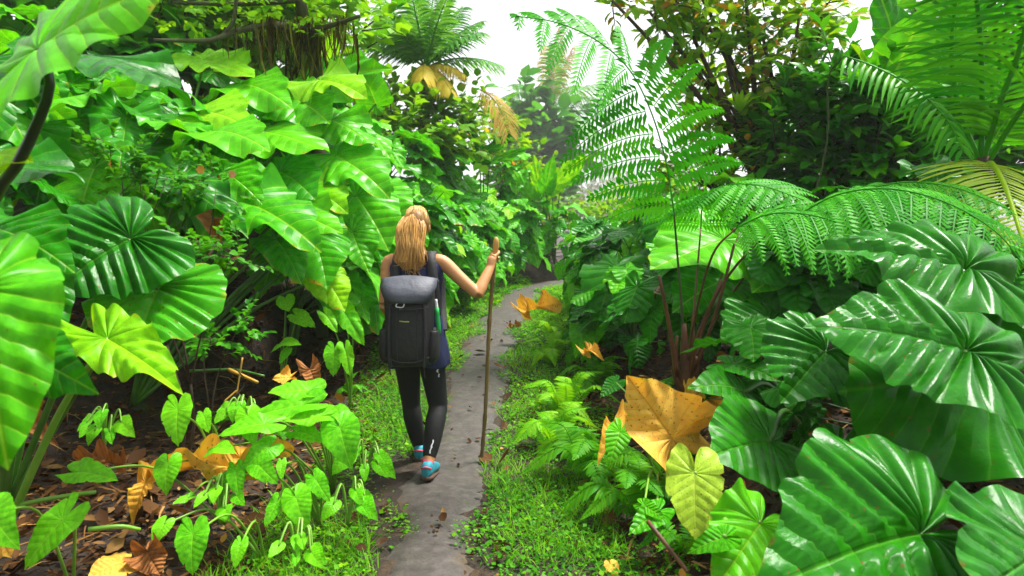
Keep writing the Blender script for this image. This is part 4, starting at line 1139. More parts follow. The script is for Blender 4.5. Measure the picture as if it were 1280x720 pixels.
# vines on the misty palm
vn = thing('climbing_vine', P3(3.0, 57), 'broad leaved vine climbing the misty palm trunk', 'vine')
V, F, tn, tw = twig_cloud([(at(px, py, 56), r * 3, n) for px, py, r, n in [(690, 150, .55, 24), (660, 165, .6, 26), (710, 185, .6, 26), (680, 205, .7, 30), (650, 130, .5, 18), (700, 230, .7, 26), (640, 200, .6, 22), (670, 240, .8, 30)]], 1.2, LEAF8, 33, .85, 5, 1.5, -.2)
link('foliage', mk('foliage', V, F, MT['vine'], True, tone=tn), vn)
mb = MB(); mb.tube([Vector(vn.location), at(690, 200, 56.7), at(685, 120, 56.7)], [.09, .06], 6, 10); mb.build('stem', MT['bark'], vn)
# dead palm frond hanging over the bank
df = thing('dead_palm_frond', at(605, 120, 12.0), 'orange brown dead palm frond hanging over the left bank', 'palm frond')
palm_frond(df, catmull([at(*p) for p in [(600, 112, 12.2), (615, 122, 12.0), (628, 140, 11.9), (636, 166, 11.8)]], 16), (.3, -1, .6), 26, lambda u: .42 * np.interp(u, [0, .4, 1], [.6, 1, .5]), .022, 'palm_dead', .5, .8, seed=4, rach=(.012, .004), start=.05)

hero('banana plant with a torn lime leaf above the left bank', P3(-2.9, 7.9), [
    ('paddle', 'bright', (395, 112, 7.3), (492, 84, 7.0), (.2, -1, .6), 1.15), ('paddle', 'mid', (420, 130, 7.6), (380, 60, 7.4), (-.1, -1, .5), 1.1), ('paddle', 'lime', (400, 90, 7.7), (425, 35, 7.6), (0, -1, .3), 1.0),
    ('paddle', 'bright', (470, 130, 8.2), (440, 60, 8.0), (0, -1, .4), 1.0)], None, 'banana_plant')
hero('heliconia with bright upright leaves in front of the misty palm', P3(1.0, 15.9), [
    ('paddle', 'lime', (690, 235, 15), (738, 192, 14.6), (.2, -1, .8), .8), ('paddle', 'bright', (682, 240, 15), (690, 192, 14.8), (0, -1, .4), .8), ('paddle', 'lime', (675, 240, 15.2), (665, 195, 15), (0, -1, .4), .8),
    ('paddle', 'bright', (700, 235, 15), (730, 215, 14.6), (.2, -1, .8), .8), ('paddle', 'bright', (665, 250, 15), (640, 215, 14.8), (-.2, -1, .6), .8)], None, 'heliconia')
hero('strap leaved plant on the bank left of the heliconia', P3(-.6, 13.6), [
    ('paddle', 'mid', (600, 200, 13), (650, 160, 12.8), (0, -1, .8), .4), ('paddle', 'mid', (605, 205, 13), (585, 150, 12.8), (0, -1, .8), .4), ('paddle', 'bright', (612, 205, 13), (668, 185, 12.8), (0, -1, .8), .4), ('paddle', 'mid', (600, 205, 13), (560, 170, 12.8), (0, -1, .8), .4)], None, 'heliconia')
for lab, Y_, x_, c, lf, m, s in [
    ('pale green thicket behind the mossy branch', 9.0, -4.6, [cl(230, 60, 9, .8, 50), cl(290, 40, 9, .8, 50), cl(340, 90, 9, .8, 50), cl(180, 30, 9, .8, 50), cl(390, 50, 9.2, .8, 50), cl(260, 0, 9.4, .8, 50), cl(340, 0, 9.4, .8, 50)], .26, 'crown_lime', 41),
    ('green thicket at the far upper left behind the big leaf', 8.0, -6.0, [cl(40, 60, 8, .8, 50), cl(110, 90, 8, .8, 50), cl(150, 20, 8, .8, 50), cl(20, 140, 8, .8, 50), cl(60, 0, 8.4, .8, 40), cl(-20, 90, 8, .8, 40), cl(120, 150, 7.8, .7, 40)], .26, 'vine', 42),
    ('dense bush under the tall palm on the left bank', 12.5, -3.4, [cl(425, 140, 12, .6, 40), cl(480, 155, 12, .6, 44), cl(530, 170, 12, .6, 44), cl(560, 160, 12.5, .5, 36), cl(590, 165, 12.5, .6, 40), cl(500, 170, 11.5, .7, 40)], .2, 'crown_lime', 43),
    ('tangled bush on the bank below the misty palm', 17, .2, [cl(620, 190, 16.5, .6, 40), cl(655, 225, 16.5, .6, 40), cl(690, 262, 17, .5, 30), cl(640, 240, 16, .6, 40), cl(600, 150, 17, .5, 30)], .18, 'crown_olive', 44),
]:
    woody('bush', lab, 'bush', P3(x_, Y_), c, lf, m, s, twl=.5, per=7, trunk_r=.05)

# ------------------------------------------------------------------ far trees in the mist
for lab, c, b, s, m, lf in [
    ('hazy tree straight beyond the bend of the path', [cl(735, 230, 180, 7.2, 112), cl(725, 260, 180, 7.2, 112), cl(750, 255, 174, 6, 96), cl(720, 200, 186, 4.8, 64)], (20.4, 180), 51, 'crown_haze_tint', 0.8008),
    ('faint thin tree in the mist left of the tree fern', [cl(775, 215, 216, 5.4, 48), cl(768, 240, 216, 6, 57), cl(785, 235, 216, 4.8, 41), cl(795, 250, 216, 5.4, 48)], (34.8, 216), 52, 'crown_haze_tint', 0.8008),
    ('hazy tree behind the arching tree fern frond', [cl(835, 245, 156, 6, 73), cl(825, 255, 150, 6.6, 96), cl(845, 235, 150, 6.6, 96), cl(800, 262, 156, 4.8, 64)], (32.4, 150), 53, 'crown_haze_tint', 0.728),
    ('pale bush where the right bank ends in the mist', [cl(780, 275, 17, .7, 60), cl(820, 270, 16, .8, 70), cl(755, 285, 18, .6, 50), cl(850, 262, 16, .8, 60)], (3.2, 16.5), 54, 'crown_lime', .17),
    ('bush at the foot of the far hazy tree', [cl(735, 285, 48, 1.8, 70), cl(715, 282, 48, 1.8, 70), cl(760, 290, 48, 1.8, 60)], (5.6, 48), 55, 'crown_haze_tint', .36),
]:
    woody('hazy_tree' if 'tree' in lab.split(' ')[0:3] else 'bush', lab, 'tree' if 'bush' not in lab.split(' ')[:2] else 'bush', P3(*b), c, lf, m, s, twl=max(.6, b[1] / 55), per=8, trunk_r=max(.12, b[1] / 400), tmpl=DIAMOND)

# small leaved creepers and flowers on the left bank
for lab, c, s, n in [('creeper with tiny leaves below the hanging leaf', [cl(250, 318, 3.6, .14, 16), cl(290, 318, 3.5, .10, 10), cl(225, 325, 3.6, .10, 8)], 61, .045),
                     ('small leaved creeper at the edge of the dark hollow', [cl(285, 420, 4.0, .13, 12), cl(300, 405, 4.1, .09, 8), cl(265, 440, 3.9, .10, 8)], 62, .05),
                     ('dark creeper with tiny leaves in the shade of the left bank', [cl(150, 200, 3.9, .22, 26), cl(210, 220, 4.0, .22, 26), cl(270, 235, 4.2, .18, 18), cl(180, 240, 3.9, .2, 20)], 63, .05)]:
    woody('creeper', lab, 'creeper', P3(at(*[250, 430, 3.9]).x - .15, 3.9), c, n, 'vine', s, twl=.12, per=9, trunk_r=.010)
MT['petal_pink'] = plain('pink_petal', (.80, .25, .16), (.75, .35, .12), .5)
MT['petal_orange'] = plain('orange_petal', (.75, .36, .03), (.7, .25, .03), .5)
for lab, px, py, Y_, m in [('pink flower on the creeper left of the hollow', 290, 218, 4.1, 'petal_pink'), ('yellow orange flower left of the pink flower', 251, 212, 4.05, 'petal_orange'), ('orange flower in the shade of the left bank', 142, 205, 3.8, 'petal_orange')]:
    c = at(px, py, Y_); mb = MB()
    for k in range(6):
        a = k * 1.047
        d = Vector((math.cos(a), -.35, math.sin(a))) * .030
        sdv = Vector((-math.sin(a), 0, math.cos(a))) * .012
        mb.add([c, c + d * .5 + sdv, c + d + Vector((0, .006, 0)), c + d * .5 - sdv], [(0, 1, 2, 3)])
    tag(mb.build('flower', MT[m]), lab, 'flower', 'small flowers on the left bank')
# ------------------------------------------------------------------ the hiker
MT['skin'] = plain('skin', (.58, .28, .11), (.50, .22, .08), 0.5, 9)
MT['hair'] = plain('hair', (.74, .42, .10), (.36, .16, .03), 0.42, 26, stretch=(3, 3, .35))
MT['hair_root'] = plain('hair_root', (.13, .065, .02), (.36, .18, .04), 0.45, 22, stretch=(3, 3, .5))
MT['navy'] = plain('navy_cloth', (.012, .019, .090), (.008, .012, .055), 0.8, 14, .4, 70)
MT['legging'] = plain('legging_cloth', (.005, .005, .007), (.003, .003, .004), 0.75, 12, .2, 60)
MT['pack'] = plain('pack_cloth', (.014, .0145, .016), (.007, .007, .008), 0.6, 9, .9, 16)
MT['pack_flap'] = plain('pack_flap_cloth', (.085, .092, .118), (.055, .060, .080), 0.6, 9, .9, 14)
MT['strap'] = plain('strap_web', (.022, .023, .026), (.013, .013, .015), 0.7, 20, .3, 120)
MT['white'] = plain('white_print', (.75, .76, .78), (.6, .6, .62), 0.5)
MT['patch'] = plain('pack_patch', (.105, .035, .035), (.075, .04, .045), 0.6)
MT['cord'] = plain('reflective_cord', (.50, .55, .10), (.35, .40, .08), 0.5)
MT['teal'] = plain('shoe_cloth_teal', (.02, .34, .42), (.03, .20, .30), 0.6, 40)
MT['pink'] = plain('pink_cloth', (.80, .10, .16), (.7, .08, .12), 0.6)
MT['sole'] = plain('shoe_sole', (.10, .055, .035), (.06, .035, .025), 0.8, 20)
MT['marker'] = plain('green_plastic', (.02, .42, .09), (.02, .36, .07), 0.35)
MT['stickwood'] = plain('stick_wood', (.26, .17, .05), (.11, .075, .022), 0.6, 10, .5, 40, stretch=(4, 4, .4))
MT['stickend'] = plain('peeled_wood', (.62, .36, .09), (.5, .26, .06), 0.6, 10)
MT['eye'] = plain('eye', (.75, .75, .74), (.7, .7, .7), 0.2)
MT['lip'] = plain('lip', (.45, .14, .10), (.4, .12, .09), 0.5)


def rings(sections, k=28, p=2.0):
    """sections: (x, y, z, rx, ry) stacked; p>2 squares the outline"""
    V, F = [], []
    a = np.linspace(0, 2 * np.pi, k, endpoint=False)
    ca, sa = np.cos(a), np.sin(a)
    ex = np.sign(ca) * np.abs(ca) ** (2 / p); ey = np.sign(sa) * np.abs(sa) ** (2 / p)
    for (x, y, z, rx, ry) in sections:
        V.append(np.stack([x + rx * ex, y + ry * ey, np.full(k, z)], 1))
    n = len(sections)
    for i in range(n - 1):
        for j in range(k):
            F.append((i * k + j, i * k + (j + 1) % k, (i + 1) * k + (j + 1) % k, (i + 1) * k + j))
    V = np.vstack(V)
    V = np.vstack([V, V[:k].mean(0), V[-k:].mean(0)])
    for j in range(k):
        F.append((n * k, (j + 1) % k, j)); F.append((n * k + 1, (n - 1) * k + j, (n - 1) * k + (j + 1) % k))
    return V, F


def smooth_sections(S, n=24):
    return catmull(np.array(S, float), n)


def fuse(name, mb, voxel, mat, parent, smooth=4):
    """closed pieces fused into one continuous surface"""
    me = mk(name, np.vstack(mb.V), mb.F, None)
    o = bpy.data.objects.new(name, me); COL.objects.link(o)
    r = o.modifiers.new('r', 'REMESH'); r.mode = 'VOXEL'; r.voxel_size = voxel; r.use_smooth_shade = True
    s = o.modifiers.new('s', 'SMOOTH'); s.iterations = smooth; s.factor = .5
    m2 = bpy.data.meshes.new_from_object(o.evaluated_get(bpy.context.evaluated_depsgraph_get()))
    bpy.data.objects.remove(o)
    m2.materials.clear(); m2.materials.append(mat)
    m2.polygons.foreach_set('use_smooth', np.ones(len(m2.polygons), bool))
    return link(name, m2, parent)

PX, PY = -.607, 4.30
person = thing('person', P3(PX, PY), 'woman in navy sleeveless top and black leggings walking away up the path, long golden ponytail', 'person')
sh_r = Vector((-.437, 4.30, 1.345)); el_r = at(597, 368, 4.25); wr_r = at(612, 336, 4.36); hand_c = at(617, 322, 4.415)
sh_l = Vector((-.777, 4.30, 1.345)); el_l = Vector((-.805, 4.26, 1.09)); wr_l = Vector((-.765, 4.45, .93))
hip_r, hip_l = Vector((-.535, 4.30, .86)), Vector((-.685, 4.31, .86))
kn_r, kn_l = at(548, 508, 4.30), at(514, 505, 4.46)
an_r, an_l = at(535, 580, 4.10), at(525, 564, 4.52)
body = MB()
body.add(*rings(smooth_sections([(PX, 4.30, .80, .150, .10), (PX, 4.30, .88, .168, .115), (PX, 4.30, .97, .145, .10), (PX, 4.30, 1.07, .122, .085), (PX, 4.30, 1.18, .138, .098), (PX, 4.30, 1.28, .152, .10),
                                 (PX, 4.305, 1.345, .150, .085), (PX, 4.31, 1.385, .105, .068), (PX, 4.315, 1.42, .062, .06), (PX, 4.325, 1.47, .053, .055), (PX, 4.335, 1.52, .050, .052)], 40)))
# head: skull, jaw, nose, ears
hc = Vector((PX + .004, 4.345, 1.575))
def ball(c, r, n=14):
    th = np.linspace(-np.pi / 2 + .12, np.pi / 2 - .12, n)
    return rings([(c[0], c[1], c[2] + r[2] * math.sin(t), r[0] * math.cos(t), r[1] * math.cos(t)) for t in th], 22)
body.add(*ball(hc + Vector((0, -.005, .02)), (.074, .094, .088)))
body.add(*ball(hc + Vector((0, .030, -.045)), (.055, .062, .068)))
body.add(*ball(hc + Vector((0, .098, -.012)), (.013, .018, .022)))
for s in (-1, 1): body.add(*ball(hc + Vector((s * .075, -.005, -.008)), (.010, .018, .030)))
def limb_(P, r, n=14): body.add(*tube_geo(catmull(P, n), r, 14))
limb_([Vector((PX + .09, 4.30, 1.345)), sh_r, sh_r.lerp(el_r, .5), el_r], [.05, .052, .047, .043, .040, .036])
limb_([el_r + (el_r - wr_r) * .04, el_r.lerp(wr_r, .35), wr_r, hand_c], [.036, .040, .034, .026, .024])
limb_([Vector((PX - .09, 4.30, 1.345)), sh_l, sh_l.lerp(el_l, .5), el_l], [.05, .052, .047, .043, .040, .036])
limb_([el_l, el_l.lerp(wr_l, .35), wr_l], [.036, .040, .034, .026])
for h, k_, a_ in ((hip_r, kn_r, an_r), (hip_l, kn_l, an_l)):
    back = Vector((0, -.025, 0))
    limb_([h, h.lerp(k_, .5), k_], [.088, .080, .068, .056]); limb_([k_, k_.lerp(a_, .33) + back, k_.lerp(a_, .75), a_], [.055, .058, .052, .040, .034])
# feet inside the shoes
toe_r = P3(-.50, 4.29, .035); toe_l = P3(an_l.x - .01, 4.70, .04)
heel_r = an_r + Vector((0, -.040, -.040)); heel_l = Vector((an_l.x, 4.485, .045))
limb_([an_r, heel_r, heel_r.lerp(toe_r, .6), toe_r], [.032, .032, .032, .02]); limb_([an_l, heel_l, heel_l.lerp(toe_l, .6), toe_l], [.032, .032, .032, .02])
# stick line
st_top, st_bot = at(620, 299, 4.44), at(601, 584, 4.42)
st_bot.z = float(hz(st_bot.x, st_bot.y)) - .01
sdir = (st_top - st_bot).normalized()
grip = st_bot + sdir * ((hand_c - st_bot).dot(sdir))
def hand(grip, ax, wrist, rr=.016):
    """palm beside the rod and five fingers closed round it"""
    to = (wrist - grip); to = (to - ax * to.dot(ax)).normalized()        # from rod towards the wrist
    sd_ = ax.cross(to)
    palm_c = grip + to * .030
    body.add(*tube_geo(catmull([wrist, palm_c + to * .03 - ax * .01, palm_c + ax * .0], 8), [.024, .028, .027], 10))
    for k, (ln, r) in enumerate(((.95, .0088), (1.05, .0092), (1.0, .009), (.82, .0078))):
        o = ax * (.030 - .020 * k)
        P = []
        for t in np.linspace(0, 4.1 * ln, 8):
            rad = rr + .010
            P.append(grip + o + (to * math.cos(t) - sd_ * math.sin(t)) * rad - ax * .003 * t)
        P = [palm_c + o * .8 - sd_ * .012] + P[1:]
        body.add(*tube_geo(catmull(P, 16), [r * 1.1, r, r * .95, r * .75], 8))
    P = [palm_c + sd_ * .016 + ax * .012, grip + (to * .5 + sd_) * (rr + .010) + ax * .028, grip + (-to * .35 + sd_ * .9) * (rr + .009) + ax * .040, grip + (-to * .9 + sd_ * .3) * (rr + .009) + ax * .044]
    body.add(*tube_geo(catmull(P, 12), [.012, .0105, .0095, .008], 8))
hand(grip, sdir, wr_r)
# left hand, relaxed, hanging ahead of the pack
ld = (wr_l - el_l).normalized(); lx = Vector((1, 0, 0)); lz = ld.cross(lx).normalized()
body.add(*tube_geo(catmull([wr_l, wr_l + ld * .05, wr_l + ld * .085], 6), [.024, .027, .025], 10))
for k, ln in enumerate((.070, .078, .074, .058)):
    s0 = wr_l + ld * .075 + lz * (.026 - .0175 * k)
    body.add(*tube_geo(catmull([s0, s0 + ld * ln * .5 + lx * .008, s0 + ld * ln * .85 + lx * .03], 8), [.0095, .009, .0075], 8))
s0 = wr_l + ld * .02 + lz * .022
body.add(*tube_geo(catmull([s0, s0 + ld * .035 + lz * .022 + lx * .012, s0 + ld * .06 + lz * .022 + lx * .026], 8), [.012, .011, .009], 8))
fuse('body', body, .0052, MT['skin'], person, 3)
for s in (-1, 1):
    link('eye', mk('eye', *ball(hc + Vector((s * .031, .083, .006)), (.012, .008, .009), 8), MT['eye']), person)
link('mouth', mk('mouth', *ball(hc + Vector((0, .090, -.055)), (.022, .006, .007), 8), MT['lip']), person)

# clothes
top_ = MB()
S = smooth_sections([(PX + .01, 4.29, .700, .200, .140), (PX + .01, 4.29, .76, .195, .138), (PX, 4.295, .87, .185, .130), (PX, 4.30, .98, .165, .115), (PX, 4.30, 1.08, .150, .105), (PX, 4.30, 1.18, .158, .114), (PX, 4.30, 1.27, .170, .116),
                     (PX, 4.302, 1.335, .174, .100), (PX, 4.308, 1.375, .140, .084), (PX, 4.312, 1.405, .085, .074)], 46)
V, F = rings(S, 44)
Vc = V.copy(); dz = Vc[:, 2]
an = np.arctan2(Vc[:, 1] - 4.3, Vc[:, 0] - PX)
fl = np.clip((1.0 - dz) / .3, 0, 1)
Vc[:, 0] += fl * .010 * np.cos(an) * np.sin(9 * an + dz * 9); Vc[:, 1] += fl * .012 * np.sin(an) * np.sin(7 * an + 1)
Vc[:, 2] += fl ** 3 * .014 * np.sin(3 * an)
top_.add(Vc, F)
top_.build('tank_top', MT['navy'], person)
leg = MB()
for h, k_, a_ in ((hip_r, kn_r, an_r), (hip_l, kn_l, an_l)):
    back = Vector((0, -.025, 0))
    leg.add(*tube_geo(catmull([h, h.lerp(k_, .5), k_], 14), [.094, .086, .074, .062], 16))
    leg.add(*tube_geo(catmull([k_, k_.lerp(a_, .33) + back, k_.lerp(a_, .75), a_.lerp(k_, .10)], 14), [.061, .064, .058, .046, .040], 16))
leg.add(*rings(smooth_sections([(PX, 4.30, .78, .150, .105), (PX, 4.30, .88, .172, .120), (PX, 4.30, .97, .150, .105)], 10)))
fuse('leggings', leg, .008, MT['legging'], person, 4)
# printed marks down the back of the right leg
def leg_point(t, side):
    """point on the surface at the back of the right calf/thigh; t 0 hip .. 2 ankle"""
    a_, b_, r0, r1 = (hip_r, kn_r, .094, .062) if t < 1 else (kn_r, an_r, .062, .044)
    u = t if t < 1 else t - 1
    c = a_.lerp(b_, u) + (Vector((0, -.02, 0)) * math.sin(u * 3.14) if t >= 1 else Vector())
    r = r0 + (r1 - r0) * u + (.008 * math.sin(u * 3.14) if t >= 1 else 0)
    return c + Vector((math.sin(side), -math.cos(side), 0)) * (r + .004)
pm = MB()
for t0, t1, s0, s1 in ((.40, .46, .42, .56), (.48, .53, .50, .60), (1.04, 1.10, .02, .30), (1.07, 1.16, .18, .42), (1.13, 1.22, -.02, .14), (1.16, 1.25, .20, .36), (1.22, 1.27, .06, .30), (1.52, 1.66, .10, .22), (1.62, 1.76, .02, .14)):
    q = []
    for i in range(4):
        for j in range(3):
            q.append(leg_point(t0 + (t1 - t0) * i / 3, s0 + (s1 - s0) * j / 2 + .05 * math.sin(i * 2.2)))
    pm.add(q, [(i * 3 + j, i * 3 + j + 1, i * 3 + j + 4, i * 3 + j + 3) for i in range(3) for j in range(2)])
pm.build('legging_print', MT['white'], person)

# shoes
def shoe(heel, toe, ankle):
    f = (toe - heel); Lf = f.length; f.normalize()
    sd_ = f.cross(Vector((0, 0, 1))).normalized(); up = sd_.cross(f)
    M = Matrix((( sd_.x, f.x, up.x, heel.x), (sd_.y, f.y, up.y, heel.y), (sd_.z, f.z, up.z, heel.z), (0, 0, 0, 1)))
    def tr(V): return [M @ Vector(v) for v in V]
    Y_ = np.array([-.045, -.035, 0, .06, .12, .18, .225, .245]) * (Lf + .06) / .30
    w = np.array([.012, .030, .036, .037, .043, .046, .034, .010])
    def shell(z0, z1, grow, n=18):
        V, F = [], []
        k = len(Y_)
        a = np.linspace(0, 2 * np.pi, n, endpoint=False)
        for i in range(k):
            zz1 = z1[i]
            for t in a:
                c_, s_ = math.cos(t), math.sin(t)
                V.append((math.copysign(abs(c_) ** .7, c_) * (w[i] + grow), Y_[i], (z0 + zz1) / 2 + math.copysign(abs(s_) ** .7, s_) * (zz1 - z0) / 2))
        for i in range(k - 1):
            for j in range(n):
                F.append((i * n + j, i * n + (j + 1) % n, (i + 1) * n + (j + 1) % n, (i + 1) * n + j))
        F.append(tuple(range(n))[::-1]); F.append(tuple((k - 1) * n + j for j in range(n)))
        return V, F
    o = MB(); V, F = shell(-.022, np.array([.03, .062, .070, .066, .05, .036, .022, .0]), 0); o.add(tr(V), F)
    so = o.build('shoe', MT['teal'], person)
    s_ = MB(); V, F = shell(-.042, np.full(8, -.016), .005); s_.add(tr(V), F); s_.build('sole', MT['sole'], so)
    p_ = MB()
    for k in range(4):
        yy = .055 + .028 * k
        p_.tube(tr([(-.026, yy, .042 - .006 * k), (0, yy + .006, .066 - .009 * k), (.026, yy, .042 - .006 * k)]), [.0035], 5, 6)
    p_.tube(tr([(-.030, -.030, .030), (0, -.048, .040), (.030, -.030, .030)]), [.006], 6, 8)
    p_.build('lace', MT['pink'], so)
    c = MB(); V, F = tube_geo([ankle + (ankle - heel) * -.2, ankle + (ankle - heel).normalized() * .03], [.040, .037], 12); c.add(V, F); c.build('sock', MT['pink'], so)
shoe(heel_r, toe_r, an_r); shoe(heel_l, toe_l, an_l)

# hair: cap on the skull, loose tail down the back
hcap = MB()
V, F = ball(hc + Vector((0, -.012, .026)), (.082, .098, .094), 18)
Vc = np.array(V)
keep = (Vc[:, 1] < hc.y + .045 + (Vc[:, 2] - hc.z) * .55) & (Vc[:, 2] > hc.z - .055)
Vc = np.where(keep[:, None], Vc, np.array(hc) + (Vc - np.array(hc)) * .75)
hcap.add(Vc, F)
hair = hcap.build('hair', MT['hair_root'], person)
rg = np.random.default_rng(4)
tail = MB()
tie = hc + Vector((-.014, -.088, .050))
for k in range(820):
    u, v = rg.uniform(-1, .80), rg.uniform(0, 1)
    wv = rg.normal(0, .006, (4, 3))
    ln = rg.uniform(.22, .40) * (1 - .25 * abs(u))
    sp = u * .088
    st = tie + Vector((u * .082, -.010 + .045 * u * u + .012 * (1 - v), .012 - abs(u) * .030 + rg.uniform(-.012, .012)))
    root = st.lerp(hc + Vector((u * .070, .0, .104 - .03 * u * u)), .92)
    c0 = tie + Vector((u * .098, -.026 - .024 * v + .03 * u * u, -.07))
    c1 = tie + Vector((sp, -.044 - .045 * v * (1 - u * u * .6), -.17))
    c2 = tie + Vector((sp * .86 + rg.normal(0, .016), -.040 - .050 * v, -.27))
    c3 = tie + Vector((sp * .45 + rg.normal(0, .026), -.038 - .045 * v, -ln))
    wob = rg.uniform(0, 6.28)
    P = catmull([root, st, c0 + Vector(wv[0]), c1 + Vector(wv[1]), c2 + Vector(wv[2]), c3 + Vector(wv[3])], 22)
    tt = np.linspace(0, 1, 22)
    P[:, 0] += .006 * np.sin(tt * 13 + u * 3 + .12 * wob) * tt; P[:, 1] += .005 * np.cos(tt * 12 + u * 2) * tt
    tail.tube(P, [.0015, .0030, .0036, .0034, .0026, .0006], 4)
for k in range(260):                       # combed back over the skull
    u = rg.uniform(-1, 1); az_ = u * 1.25
    front = hc + Vector((math.sin(az_) * .086, math.cos(az_) * .075 + .012, .052 + .012 * math.cos(az_) - .05 * abs(u)))
    midp = hc + Vector((math.sin(az_) * .064, -.012, .125 - .045 * u * u))
    rear = hc + Vector((math.sin(az_) * .066, -.072 + .02 * u * u, .088 - .03 * u * u))
    j = Vector(rg.normal(0, .003, 3))
    tail.tube(catmull([front + j, midp + j, rear + j, tie + Vector((u * .085, -.012 + .04 * u * u, -.03))], 12), [.002, .0042, .0045, .003], 4)
tail.build('ponytail', MT['hair'], person)

# backpack
bp_ = thing('backpack', Vector((PX - .015, 4.09, .70)), 'dark grey hiking backpack with pale flap on the back of the walking woman', 'backpack')
bx, by = PX - .012, 4.085
mbp = MB()
mbp.add(*rings(smooth_sections([(bx, by, .738, .124, .085), (bx, by - .004, .755, .136, .100), (bx, by - .008, .81, .142, .112), (bx, by - .008, .92, .143, .112), (bx, by - .004, 1.05, .145, .108), (bx, by + .006, 1.16, .150, .098), (bx, by + .02, 1.22, .140, .08), (bx, by + .03, 1.245, .120, .055)], 36), 44, 3.2))
mbp.build('pack_body', MT['pack'], bp_)
fm = MB()
Vf, Ff = [], []
nu, nv_ = 13, 12
for j in range(nv_):
    v = j / (nv_ - 1)
    for i in range(nu):
        u = i / (nu - 1) * 2 - 1
        if v < .35:
            t = v / .35; zz = 1.250 + .020 * math.sin(t * 3.14 * .5); yy = by + .075 - .10 * t
        else:
            t = (v - .35) / .65; zz = 1.270 - .03 * t - .118 * t; yy = by - .025 - .105 * math.sin(min(1, t * 1.3) * 1.57)
        half = .168 - .012 * v - max(0, v - .55) * .11
        yy += .05 * abs(u) ** 4 * (.5 if v < .35 else 1)
        Vf.append((bx + u * half, yy, zz - .022 * u * u * (1 - .3 * v) + (.012 * abs(u) if v > .9 else 0)))
for j in range(nv_ - 1):
    for i in range(nu - 1):
        Ff.append((j * nu + i, j * nu + i + 1, (j + 1) * nu + i + 1, (j + 1) * nu + i))
o = fm.add(Vf, Ff).build('flap', MT['pack_flap'], bp_)
sm = o.modifiers.new('thick', 'SOLIDIFY'); sm.thickness = .012; sm.offset = -1
pt = MB()
q = []
for j in range(5):
    for i in range(3):
        ii = 6 + (i - 1) * .55 ; jj = 4 + j * 1.1
        i0, j0 = int(ii), int(jj); 
        p0 = np.array(Vf[j0 * nu + i0]); p1 = np.array(Vf[min(nv_ - 1, j0 + 1) * nu + i0]); p2 = np.array(Vf[j0 * nu + i0 + 1])
        q.append(p0 + (p1 - p0) * (jj - j0) + (p2 - p0) * (ii - i0) + np.array([.012, -.004, .002]))
pt.add(q, [(j * 3 + i, j * 3 + i + 1, j * 3 + i + 4, j * 3 + i + 3) for j in range(4) for i in range(2)])
pt.build('patch', MT['patch'], o)
for s in (-1, 1):
    pk = MB()
    pk.add(*rings(smooth_sections([(bx + s * .132, by + .01, .755, .026, .075), (bx + s * .141, by, .79, .036, .090), (bx + s * .143, by, .86, .038, .092), (bx + s * .147, by + .005, .945, .032, .085), (bx + s * .144, by + .006, .95, .026, .078)], 14), 24, 2.8))
    pk.build('side_pocket', MT['pack'], bp_)
    ss = MB()
    for t, r in ((0, .0),):
        C = catmull([(PX + s * .135, 4.205, 1.02), (PX + s * .125, 4.19, 1.20), (PX + s * .105, 4.215, 1.36), (PX + s * .100, 4.30, 1.412), (PX + s * .112, 4.385, 1.36), (PX + s * .135, 4.415, 1.24), (PX + s * .150, 4.38, 1.08), (PX + s * .165, 4.28, .92)], 40)
        T = nrm(np.gradient(C, axis=0)); W = np.array([1.0, 0, 0]) * .030; Nn = nrm(np.cross(T, [1, 0, 0]))
        V = np.vstack([C - W + Nn * .009, C + W + Nn * .009, C + W - Nn * .009, C - W - Nn * .009]); n = len(C)
        F = [(a_ * n + i, a_ * n + i + 1, ((a_ + 1) % 4) * n + i + 1, ((a_ + 1) % 4) * n + i) for a_ in range(4) for i in range(n - 1)]
        ss.add(V, F)
    ss.build('shoulder_strap', MT['strap'], bp_)
    cs_ = MB()
    C = catmull([(bx + s * .095, by - .102, 1.17), (bx + s * .105, by - .118, 1.02), (bx + s * .108, by - .122, .86), (bx + s * .100, by - .112, .74)], 20)
    V = np.vstack([C - [.009, 0, 0], C + [.009, 0, 0], C + [.009, .006, 0], C + [-.009, .006, 0]]); n = len(C)
    cs_.add(V, [(a_ * n + i, a_ * n + i + 1, ((a_ + 1) % 4) * n + i + 1, ((a_ + 1) % 4) * n + i) for a_ in range(4) for i in range(n - 1)])
    cs_.build('strap', MT['strap'], bp_)
bk = MB(); cq = Vector((bx - .035, by - .135, 1.115))
bk.tube([cq + Vector((x, 0, z)) for x, z in ((-.022, -.012), (.014, -.014), (.024, .006), (.018, .014), (-.014, .010), (-.024, -.004), (-.022, -.012))], [.0035], 6, 30)
bk.tube([cq + Vector((.026, 0, .014)), cq + Vector((.046, -.002, .022))], [.004], 6)
bk.build('buckle', MT['white'], bp_)
for z, x0 in ((1.085, -.02), (1.018, -.02)):
    cd = MB(); cd.tube([(bx + x0 - .022, by - .121, z), (bx + x0 + .005, by - .124, z - .003), (bx + x0 + .035, by - .121, z - .004)], [.0035], 6, 6); cd.build('cord', MT['cord'], bp_)
sm_ = MB()
for P in ([(-.125, -.098, 1.10), (-.06, -.121, 1.085), (.0, -.126, 1.082), (.06, -.121, 1.085), (.125, -.098, 1.10)], [(-.13, -.100, .80), (-.06, -.122, .775), (.0, -.126, .772), (.06, -.122, .775), (.13, -.100, .80)],
          [(-.06, -.121, 1.08), (-.062, -.122, .93), (-.058, -.122, .78)], [(.06, -.121, 1.08), (.062, -.122, .93), (.058, -.122, .78)]):
    sm_.tube([(bx + x, by + y, z) for x, y, z in P], [.004], 6, 16)
sm_.build('seam', MT['strap'], bp_)
